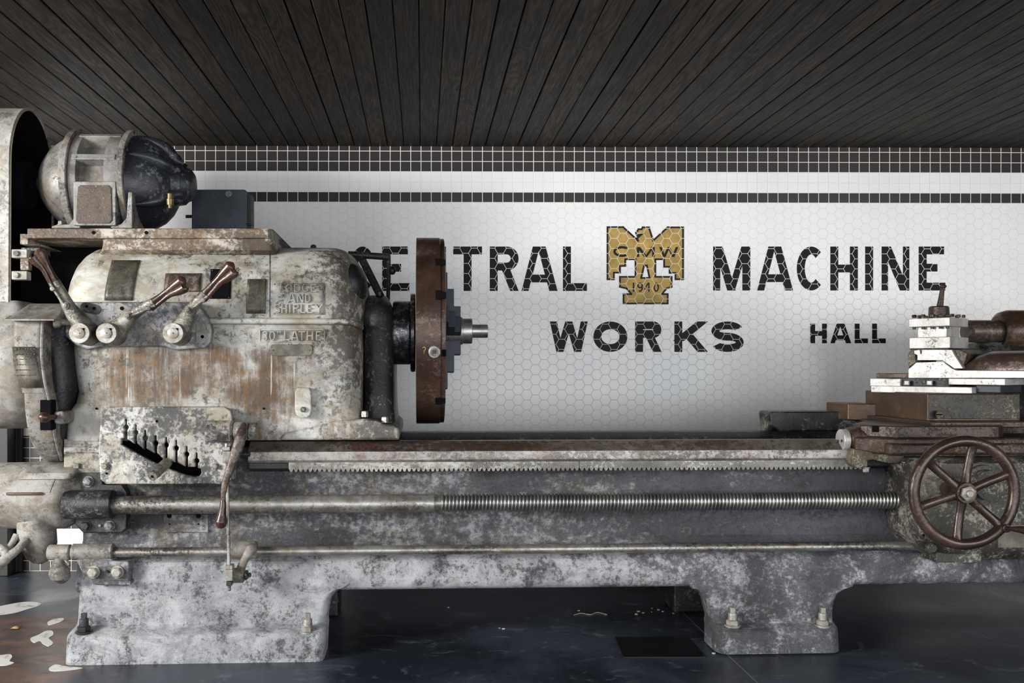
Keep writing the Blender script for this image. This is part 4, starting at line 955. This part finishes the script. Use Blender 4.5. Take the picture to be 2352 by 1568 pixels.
# electrical box behind the motor
EB = thing('electrical_box', 'flat dark slate metal box standing on the shelf right of the electric motor', 'box', P(505, 524, .73))
prism('housing', [(440, 435), (562, 435), (568, 441), (568, 525), (440, 525)], .62, .72, 'darkbox', EB, .004)
prism('cover_edge', [(569, 441), (577, 447), (577, 525), (569, 525)], .64, .71, 'trim', EB, .002)
for px, py, r in ((525, 445, .014), (526, 493, .010), (535, 519, .010), (500, 446, .012)): disc('knockout', P(px, py, .62), r, .002, 'panel' if px == 525 else 'darkbox', EB)
tube('hinge_pin', [P(578, 445, .66), P(578, 518, .66)], .003, 'dark', EB, 8); tube('latch_bolt', [P(566, 515, .615), P(582, 515, .615)], .004, 'dark', EB, 8)
tube('conduit_stub', [P(443, 497, .66), P(427, 497, .66)], .007, 'dark', EB, 10)

# ================================================================== carriage
CA = thing('lathe_carriage', 'brown rusty lathe carriage with spoked handwheel, cross slide and square tool post', 'machine carriage', (X(2200, .3), YF+.3, .7))
def carriage():
    # saddle front wing
    zt = Z(2100, 1004, .0); zbm = Z(2100, 1042, .0)
    plan('saddle_wing', [(X(1957, .06), .06), (X(1962, .03), .03), (X(2035, -.03), -.03), (X(2065, -.05), -.05), (X(2600, -.05), -.05), (X(2600, .2), .2), (X(1955, .2), .2)], zbm, zt, 'carriage', CA, .012, seg=3)
    plan('saddle_lip', [(X(2030, -.03), -.03), (X(2045, -.06), -.06), (X(2600, -.06), -.06), (X(2600, .1), .1), (X(2030, .1), .1)], Z(2100, 1046, -.06), Z(2100, 1018, -.06), 'carriage', CA, .012, seg=3)
    z1 = Z(2150, 976, .02); z0 = Z(2150, 1004, .02)
    plan('saddle_top', [(X(1990, .3), .32), (X(1962, .10), .12), (X(1978, .06), .06), (X(2060, -.03), -.03), (X(2295, -.03), -.03), (X(2303, .0), .0), (X(2303, .3), .32)], z0, z1, 'carriage', CA, .006)
    box('top_slot', 2009, 978, 2018, 992, .012, .05, 'black', CA, .001)
    # wiper on the front rail
    zc = Z(1930, 1009, .06); rr = mm(1930, 25, .06)
    W = turned('rail_wiper', (X(1932, .07), YF+.075, zc-.003), (-1, 0, 0), [(-.022, rr), (.0, rr), (.002, rr-.002)], 'silver', CA, 40)
    for a, b in ((-.018, -.005), (.012, -.008)): disc('wiper_screw', (X(1931, .07)-.001, YF+.075+a, zc+b), .005, .003, 'dark', W, axis=(-1, 0, 0))
    turned('saddle_nose', (X(1945, .08), YF+.08, zc), (1, 0, 0), [(-.005, rr*.6), (.0, rr*1.08), (.03, rr*1.1), (.08, rr*.9)], 'carriage', CA, 32)
    # bracket under the wing
    prism('saddle_clamp', [(1961, 1030), (2045, 1044), (2078, 1046), (2076, 1058), (2064, 1064), (2040, 1064), (2006, 1056), (1990, 1058), (1984, 1072), (1972, 1076), (1958, 1066), (1958, 1050)], .0, .06, 'brassy', CA, .004)
    hexbolt(P(1989, 1072, .02), .012, .02, CA, 'hub', (0, 0, -1)); hexbolt(P(2083, 1060, -.02), .013, .02, CA, 'hub', (0, 0, -1))
    # rear wing and rear wiper
    prism('rear_wing', [(1768, 948), (1774, 945), (1960, 944), (1968, 962), (1990, 988), (1790, 990), (1772, 978)], .62, .76, 'dark', CA, .008)
    wq = P(1752, 974, .66); k2 = mm(1750, 1, .66)
    turned('rail_wiper', wq, (-1, 0, 0), [(-.012, 17*k2), (0, 17*k2), (.002, 16*k2)], 'arm', CA, 32)
    turned('wing_cap', wq+Vector((.012, 0, .002)), (1, 0, 0), [(0, 18*k2), (.006, 20*k2), (.02, 20*k2), (.035, 16*k2), (.06, 15*k2)], 'dark', CA, 32)
    # bridge toward the rear
    xa = X(1960, .3); plan('saddle_bridge', [(X(1990, .3), .28), (X(2600, .3), .28), (X(2600, .7), .72), (X(1966, .7), .72)], z0-.05, Z(2100, 968, .3), 'carriage', CA, .006)
    # dovetail and cross slide
    f0 = .10; zt_, zb_ = Z(2130, 903, f0), Z(2130, 967, f0)
    xf = X(2130, f0); xr = X(2344, f0)
    plan('cross_slide', [(xf, f0), (xr, f0), (xr, .60), (xf, .60)], zb_, zt_, 'slide', CA, .005)
    box('slide_face', 2134, 905, 2343, 962, f0-.004, f0+.01, 'slidefront', bpy.data.objects['cross_slide'], .003)
    plan('slide_dovetail', [(xf-.10, .55), (xf+.02, .5), (xf+.02, .72), (xf-.12, .72)], Z(1990, 963, .6), Z(1990, 925, .6), 'slide', CA, .006)
    plan('slide_way', [(xf-.03, .02), (xr+.2, .02), (xr+.2, .75), (xf-.03, .75)], zb_-.02, zb_+.002, 'carriage', CA, .004)
    sc = turned('lock_screw', P(2158, 952, f0-.02), (0, -1, 0), [(-.02, .006), (.0, .006), (.0, .016), (.006, .017), (.009, .012)], 'brassy', CA, 24)
    box('screw_slot', 2151, 950.5, 2165, 953.5, f0-.030, f0-.026, 'black', sc, 0)
    # apron
    zloft('apron', [(1052, 2098, 2600, -.06, .03), (1064, 2100, 2600, -.095, .04), (1100, 2102, 2600, -.10, .05), (1200, 2104, 2600, -.10, .05), (1235, 2110, 2600, -.10, .05), (1262, 2128, 2600, -.09, .06), (1280, 2150, 2600, -.07, .06), (1284, 2160, 2600, -.05, .05)], .115, 'apron', CA, side='L')
    box('apron_foot', 2150, 1268, 2255, 1292, -.08, .02, 'apron', CA, .003)
    turned('apron_boss', P(2140, 1112, -.08), (0, -1, 0), [(0, .066), (.04, .060), (.05, .052), (.052, .03), (.075, .028), (.078, .02)], 'gearcover', CA, 36)
    turned('pinion_boss', P(2250, 1110, -.08), (0, -1, 0), [(0, .078), (.012, .078), (.014, .070), (.03, .068), (.032, .055), (.06, .052), (.062, .03)], 'apron', CA, 40)
    turned('apron_knob', P(2137, 1257, -.09), (0, -1, 0), [(0, .02), (.012, .02), (.018, .014)], 'apron', CA, 24)
    box('brass_plate', 2293, 1205, 2420, 1258, -.104, -.09, 'plate', CA, .001)
    disc('bolt_hole', P(2121, 1229, -.1), .004, .003, 'black', CA, e=.0002)
    # handwheel
    d = -.27; c = P(2215, 1131, d); R0 = mm(2215, 118.5, d)
    HW = None; n = 72; m = 16; rs = []
    for i in range(n+1):
        a = 2*pi*i/n; rad = Vector((math.cos(a), 0, math.sin(a)))
        rs.append([c+rad*(R0+.019*math.cos(2*pi*j/m))+Vector((0, .017*math.sin(2*pi*j/m), 0)) for j in range(m)])
    v, f = rings(rs, cap=False); me = mesh(v, f); HW = link('handwheel', me, 'wheel', CA, smooth=60)
    turned('wheel_hub', c+Vector((0, .03, 0)), (0, -1, 0), [(-.10, .022), (-.01, .025), (0, .034), (.04, .036), (.046, .034), (.046, .0)], 'wheel', HW, 36)
    hexbolt(c+Vector((0, -.015, 0)), .026, .014, HW, 'hub', washer=False, rot=.3); turned('hub_stud', c+Vector((0, -.028, 0)), (0, -1, 0), [(0, .012), (.008, .012), (.01, .010), (.01, .0)], 'hub', HW, 20)
    for px, py in ((2235, 1030), (2314, 1090), (2300, 1208), (2200, 1238), (2118, 1163), (2135, 1062)):
        q = P(px, py, d); dv = (q-c); dv.y = 0; dv.normalize()
        a, b = smoothpath([c+dv*.028+Vector((0, .004, 0)), c+dv*.07+Vector((0, .008, 0)), c+dv*(R0*.78)+Vector((0, .006, 0)), c+dv*(R0-.008)], [.018, .0145, .0155, .017])
        tube('spoke', a, b, 'wheel', HW, 14, .7)
    q = P(2304, 1211, d); turned('handle_boss', q+Vector((0, .012, 0)), (0, -1, 0), [(0, .014), (.02, .016), (.034, .014), (.036, .01)], 'wheel', HW, 20)
    a, b = smoothpath([q+Vector((0, -.01, 0)), P(2322, 1214, d-.05), P(2345, 1216, d-.08), P(2375, 1222, d-.12), P(2410, 1230, d-.16), P(2418, 1231, d-.17)], [.008, .007, .012, .017, .012, .002]); tube('wheel_grip', a, b, 'wheel', HW, 16)
    # ---- swivelled compound slide and tool post
    ph = R(37.5); e2 = Vector((math.cos(ph), math.sin(ph), 0)); e1 = Vector((math.sin(ph), -math.cos(ph), 0))
    O = P(2152, 845, .34); O.z = 0
    def SS(px, wv):
        r = ray(px, 845); q = O+e2*wv
        return (q.y*r.x-q.x*r.y)/(e1.x*r.y-e1.y*r.x)
    def ZT(px, py, wv): q = O+e1*SS(px, wv)+e2*wv; return HC+(CY-py)/F*(q.x*sp+q.y*cp)
    def rb(name, px0, px1, py0, py1, w0, w1, mat, par, bevel=.003, **k):
        s0, s1 = SS(px0, w0), SS(px1, w0); a, b = ZT((px0+px1)/2, py0, w0), ZT((px0+px1)/2, py1, w0)
        v, f = extr([[O+e1*s0+e2*w0+Vector((0, 0, b)), O+e1*s1+e2*w0+Vector((0, 0, b)), O+e1*s1+e2*w1+Vector((0, 0, b)), O+e1*s0+e2*w1+Vector((0, 0, b))]], Vector((0, 0, a-b)))
        return link(name, mesh(v, f), mat, par, bevel, **k)
    def rprism(name, pts, w0, w1, mat, par, bevel=.003):
        pl = []
        for px, py in pts: q = O+e1*SS(px, w0)+e2*w0; q.z = ZT(px, py, w0); pl.append(q)
        v, f = extr([pl], e2*(w1-w0)); return link(name, mesh(v, f), mat, par, bevel)
    rb('swivel_base', 2000, 2232, 887, 903, -.13, .14, 'silver', CA, .003)
    rb('slide_base', 1998, 2068, 869, 887, -.135, .12, 'silver', CA, .003); rb('slide_base', 2178, 2308, 869, 884, -.135, .12, 'silver', CA, .003)
    rb('slide_recess', 2066, 2180, 868, 887, -.12, .12, 'dark', CA, .002); rb('slide_pad', 2240, 2298, 880, 903, -.09, .12, 'darkbox', CA, .006)
    rb('rear_ledge', 2012, 2090, 857, 868, -.06, .13, 'slide', CA, .003)
    for px in (2086, 2138):
        q = O+e1*SS(px, -.132)+e2*-.132; q.z = ZT(px, 879, -.132); hexbolt(q, .013, .018, CA, 'silver', axis=-e2, n=4, washer=False, rot=pi/4)
    CS = rprism('compound_slide', [(2086, 868), (2086, 848), (2104, 832), (2166, 830), (2186, 846), (2196, 850), (2420, 852), (2420, 868)], -.125, .12, 'silver', CA, .002)
    rprism('top_slide', [(2107, 827), (2107, 814), (2117, 812), (2117, 803), (2158, 803), (2158, 812), (2166, 815), (2166, 827)], -.12, .11, 'silver', CA, .001)
    rprism('gib', [(2099, 805), (2112, 803), (2114, 813), (2106, 815), (2100, 812)], -.12, .1, 'silver', CA, .001); rprism('gib', [(2158, 803), (2186, 803), (2192, 815), (2212, 846), (2192, 846), (2166, 828), (2166, 816), (2158, 811)], -.118, .1, 'silver', CA, .001)
    rprism('gib_end', [(2085, 812), (2092, 804), (2098, 806), (2102, 814), (2102, 832), (2086, 845)], -.115, .08, 'brassy', CA, .003)
    rprism('slide_flank', [(2184, 802), (2205, 803), (2222, 812), (2210, 846), (2205, 843), (2192, 818)], -.10, .09, 'brassy', CA, .003)
    pts = []; a0 = SS(2208, -.11); a1 = SS(2440, -.11); zz0 = ZT(2260, 850, -.11); hh = ZT(2290, 805, -.05)-zz0; rs = []
    for i in range(9):
        t = i/8; s_ = a0+(a1-a0)*t; sc_ = min(1, .35+.65*math.sin(min(1, t*4)*pi/2)); ring = []
        for j in range(15): an = pi*j/14; q = O+e1*s_+e2*(-.008-.112*math.cos(an)*(.6+.4*sc_)); q.z = zz0+hh*sc_*math.sin(an)**.6; ring.append(q)
        rs.append(ring)
    v, f = rings(rs); link('slide_cover', mesh(v, f), 'wheel', CA, smooth=50)
    TPp = rb('tool_post', 2088, 2182, 774, 800, -.088, .088, 'silver', CA, .003); rb('post_washer', 2090, 2178, 800, 803, -.07, .07, 'dark', TPp, .001)
    rb('post_block', 2107, 2174, 748, 775, -.062, .062, 'silver', TPp, .003); rb('clamp_plate', 2087, 2181, 730, 750, -.088, .088, 'silver', TPp, .003)
    s0, s1 = SS(2090, -.088), SS(2180, -.088); zt2 = ZT(2135, 730, -.088); sm = (s0+s1)/2; hw = (s1-s0)/2-.012
    for u in (-1, -.45, .1, .6, 1):
        for wv_, lim in ((-.076, 9), (.076, 9)):
            q = O+e1*(sm+u*hw)+e2*wv_; q.z = zt2; hexbolt(q, .0095, .016, TPp, 'carriage', (0, 0, 1), name='clamp_bolt', n=4, washer=False, rot=.3*u)
            if wv_ < 0: q2 = q.copy(); q2.z = ZT(2135, 750, -.088); turned('bolt_tail', q2, (0, 0, -1), [(0, .0065), (.008, .0065), (.009, .005)], 'dark', TPp, 12)
    for wv_ in (-.03, .03):
        for u in (-1, 1): q = O+e1*(sm+u*hw)+e2*wv_; q.z = zt2; hexbolt(q, .0095, .016, TPp, 'carriage', (0, 0, 1), name='clamp_bolt', n=4, washer=False)
    q = O+e1*sm; q.z = zt2
    turned('post_cap', q, (0, 0, 1), [(0, .038), (.002, .040), (.045, .038), (.05, .034), (.05, 0)], 'carriage', TPp, 36)
    a, b = smoothpath([q+Vector((.004, 0, .048)), q+Vector((.008, 0, .075)), q+Vector((.014, 0, .115)), q+Vector((.018, 0, .128))], [.0135, .011, .0085, .0075]); tube('post_handle', a, b, 'carriage', TPp, 16)
    blob('handle_knob', q+Vector((.018, 0, .131)), .013, .013, .008, 'carriage', TPp, 10)
carriage()

# ================================================================== tailstock
TS = thing('lathe_tailstock', 'rounded brown tailstock with thick round quill at the right edge behind the tool post', 'tailstock', (X(2330, .5), YF+.5, .78))
def tailstock():
    d = .55; z = Z(2300, 761, d); k = mm(2300, 1, d); c = Vector((0, YF+d, z))
    turned('quill', c, (1, 0, 0), [(X(2216, d), 20*k), (X(2224, d), 26*k), (X(2340, d), 26*k)], 'rail', TS, 40)
    turned('tailstock_barrel', c, (1, 0, 0), [(X(2292, d), 27*k), (X(2291, d), 36*k), (X(2297, d), 44*k), (X(2312, d), 49*k), (X(2600, d), 50*k)], 'tail', TS, 48)
    zloft('tailstock_body', [(786, 2262, 2600, .5, .02), (798, 2256, 2600, .48, .03), (806, 2262, 2600, .46, .03), (868, 2312, 2600, .40, .03), (968, 2345, 2600, .30, .03)], .70, 'dark', TS, side='L')
tailstock()

# ================================================================== things on the floor
def blobshape(cx, cy, pts): return [FP(cx+a, cy+b, .0) for a, b in pts]
def puddle(pts, label, mat='flake', th=.0012):
    c = sum((FP(*q) for q in pts), Vector())/len(pts)
    n = len(pts); sm = []
    for i in range(n):
        p0, p1, p2, p3 = [FP(*pts[(i+j) % n]) for j in (-1, 0, 1, 2)]
        for t in (0, .25, .5, .75): sm.append(.5*((2*p1)+(p2-p0)*t+(2*p0-5*p1+4*p2-p3)*t*t+(-p0+3*p1-3*p2+p3)*t**3)-c)
    v, f = extr([sm], Vector((0, 0, th))); me = mesh(v, f)
    o = link('puddle_sheen', me, mat); o.location = c; tag(o, label, 'puddle', 'white puddles on the floor'); return o
s = T('puddle_white'); n1 = s.noise(s.co, 9, 8, .7); s.bump(n1, .2, .001); M['puddle'] = s.out(s.mix(s.rng(n1, .36, .48), (.22, .17, .12), (.68, .68, .66)), .5)  # wet puddles: the light they reflect is put in as white colour
puddle([(-20, 1398), (20, 1388), (60, 1382), (88, 1384), (92, 1390), (60, 1400), (30, 1408), (-20, 1412)], 'long white spill on the floor at the left edge, farthest from the camera', 'puddle')
puddle([(70, 1466), (88, 1458), (105, 1449), (120, 1449), (122, 1458), (112, 1466), (122, 1476), (112, 1484), (98, 1478), (92, 1472), (78, 1476)], 'white branching spill on the brown floor just left of the lathe foot', 'puddle')
puddle([(-15, 1508), (8, 1504), (22, 1502), (28, 1508), (22, 1518), (32, 1522), (14, 1528), (-15, 1526)], 'white spill at the bottom left corner of the floor, nearest the camera', 'puddle')
puddle([(110, 1428), (128, 1421), (146, 1420), (142, 1427), (126, 1433), (112, 1435)], 'small faint white spill behind the branching one, left of the lathe foot', 'puddle')
puddle([(112, 1535), (128, 1526), (150, 1530), (190, 1534), (150, 1540), (120, 1541)], 'pale puddle on the floor in front of the left lathe foot corner', 'puddle')
c = FP(36, 1444)
vs = [c+Vector(q) for q in ((-.022, 0, .001), (-.008, -.012, .006), (.01, -.009, .003), (.024, .004, .009), (.006, .012, .004), (-.012, .01, .008), (0, 0, .012))]
o = link('dry_leaf', mesh([q-c for q in vs], [(0, 1, 6), (1, 2, 6), (2, 3, 6), (3, 4, 6), (4, 5, 6), (5, 0, 6)]), 'leaf'); o.location = c; tag(o, 'small curled dry brown leaf on the floor between the white puddles', 'leaf')
o.modifiers.new('s', 'SOLIDIFY').thickness = .0008
chips = [(1462, 1410), (1467, 1404), (1478, 1407), (1497, 1405), (1498, 1397), (1512, 1400), (1522, 1404), (1547, 1408), (1560, 1402), (1586, 1397), (1604, 1386), (1148, 1442), (1156, 1444), (1330, 1402), (1640, 1500), (1030, 1395)]
o0 = None
for i, (px, py) in enumerate(chips):
    if o0 is None:
        pts = [Vector((.006*math.cos(a)*random.uniform(.6, 1.2), .006*math.sin(a)*random.uniform(.6, 1.2), 0)) for a in [k*pi/3 for k in range(6)]]
        v, f = extr([pts], Vector((.001, 0, .002))); o0 = link('paint_chip', mesh(v, f), 'flake'); o = o0
    else: o = o0.copy(); COL.objects.link(o)
    o.location = FP(px, py); o.rotation_euler = (0, 0, random.uniform(0, 6)); sc = random.uniform(.5, 1.3) if px != 1604 else 2.2; o.scale = (sc, sc, sc)
    tag(o, 'tiny white paint chip lying on the dark floor under the lathe bed', 'paint chip', 'paint chips under the lathe bed')
ln, lr = smoothpath([FP(1318, 1412, .002), FP(1335, 1408, .003), FP(1356, 1411, .002), FP(1372, 1406, .003), FP(1394, 1411, .002)], [.0012]*5)
o = tube('string', ln, lr, 'flake', None, 6); tag(o, 'short curled white string lying on the dark floor under the lathe bed', 'string')
# thin dark smooth rectangle on the floor, left of the right foot
pts = [FP(1412, 1464), FP(1578, 1464), FP(1622, 1510), FP(1432, 1510)]; c = sum(pts, Vector())/4
v, f = extr([[p-c for p in pts]], Vector((0, 0, .003))); o = link('floor_patch', mesh(v, f), plain('dark_smooth_patch', (.012, .012, .014), .22), None, .001); o.location = c
tag(o, 'flat dark smooth rectangular patch on the floor left of the right lathe foot', 'floor plate')
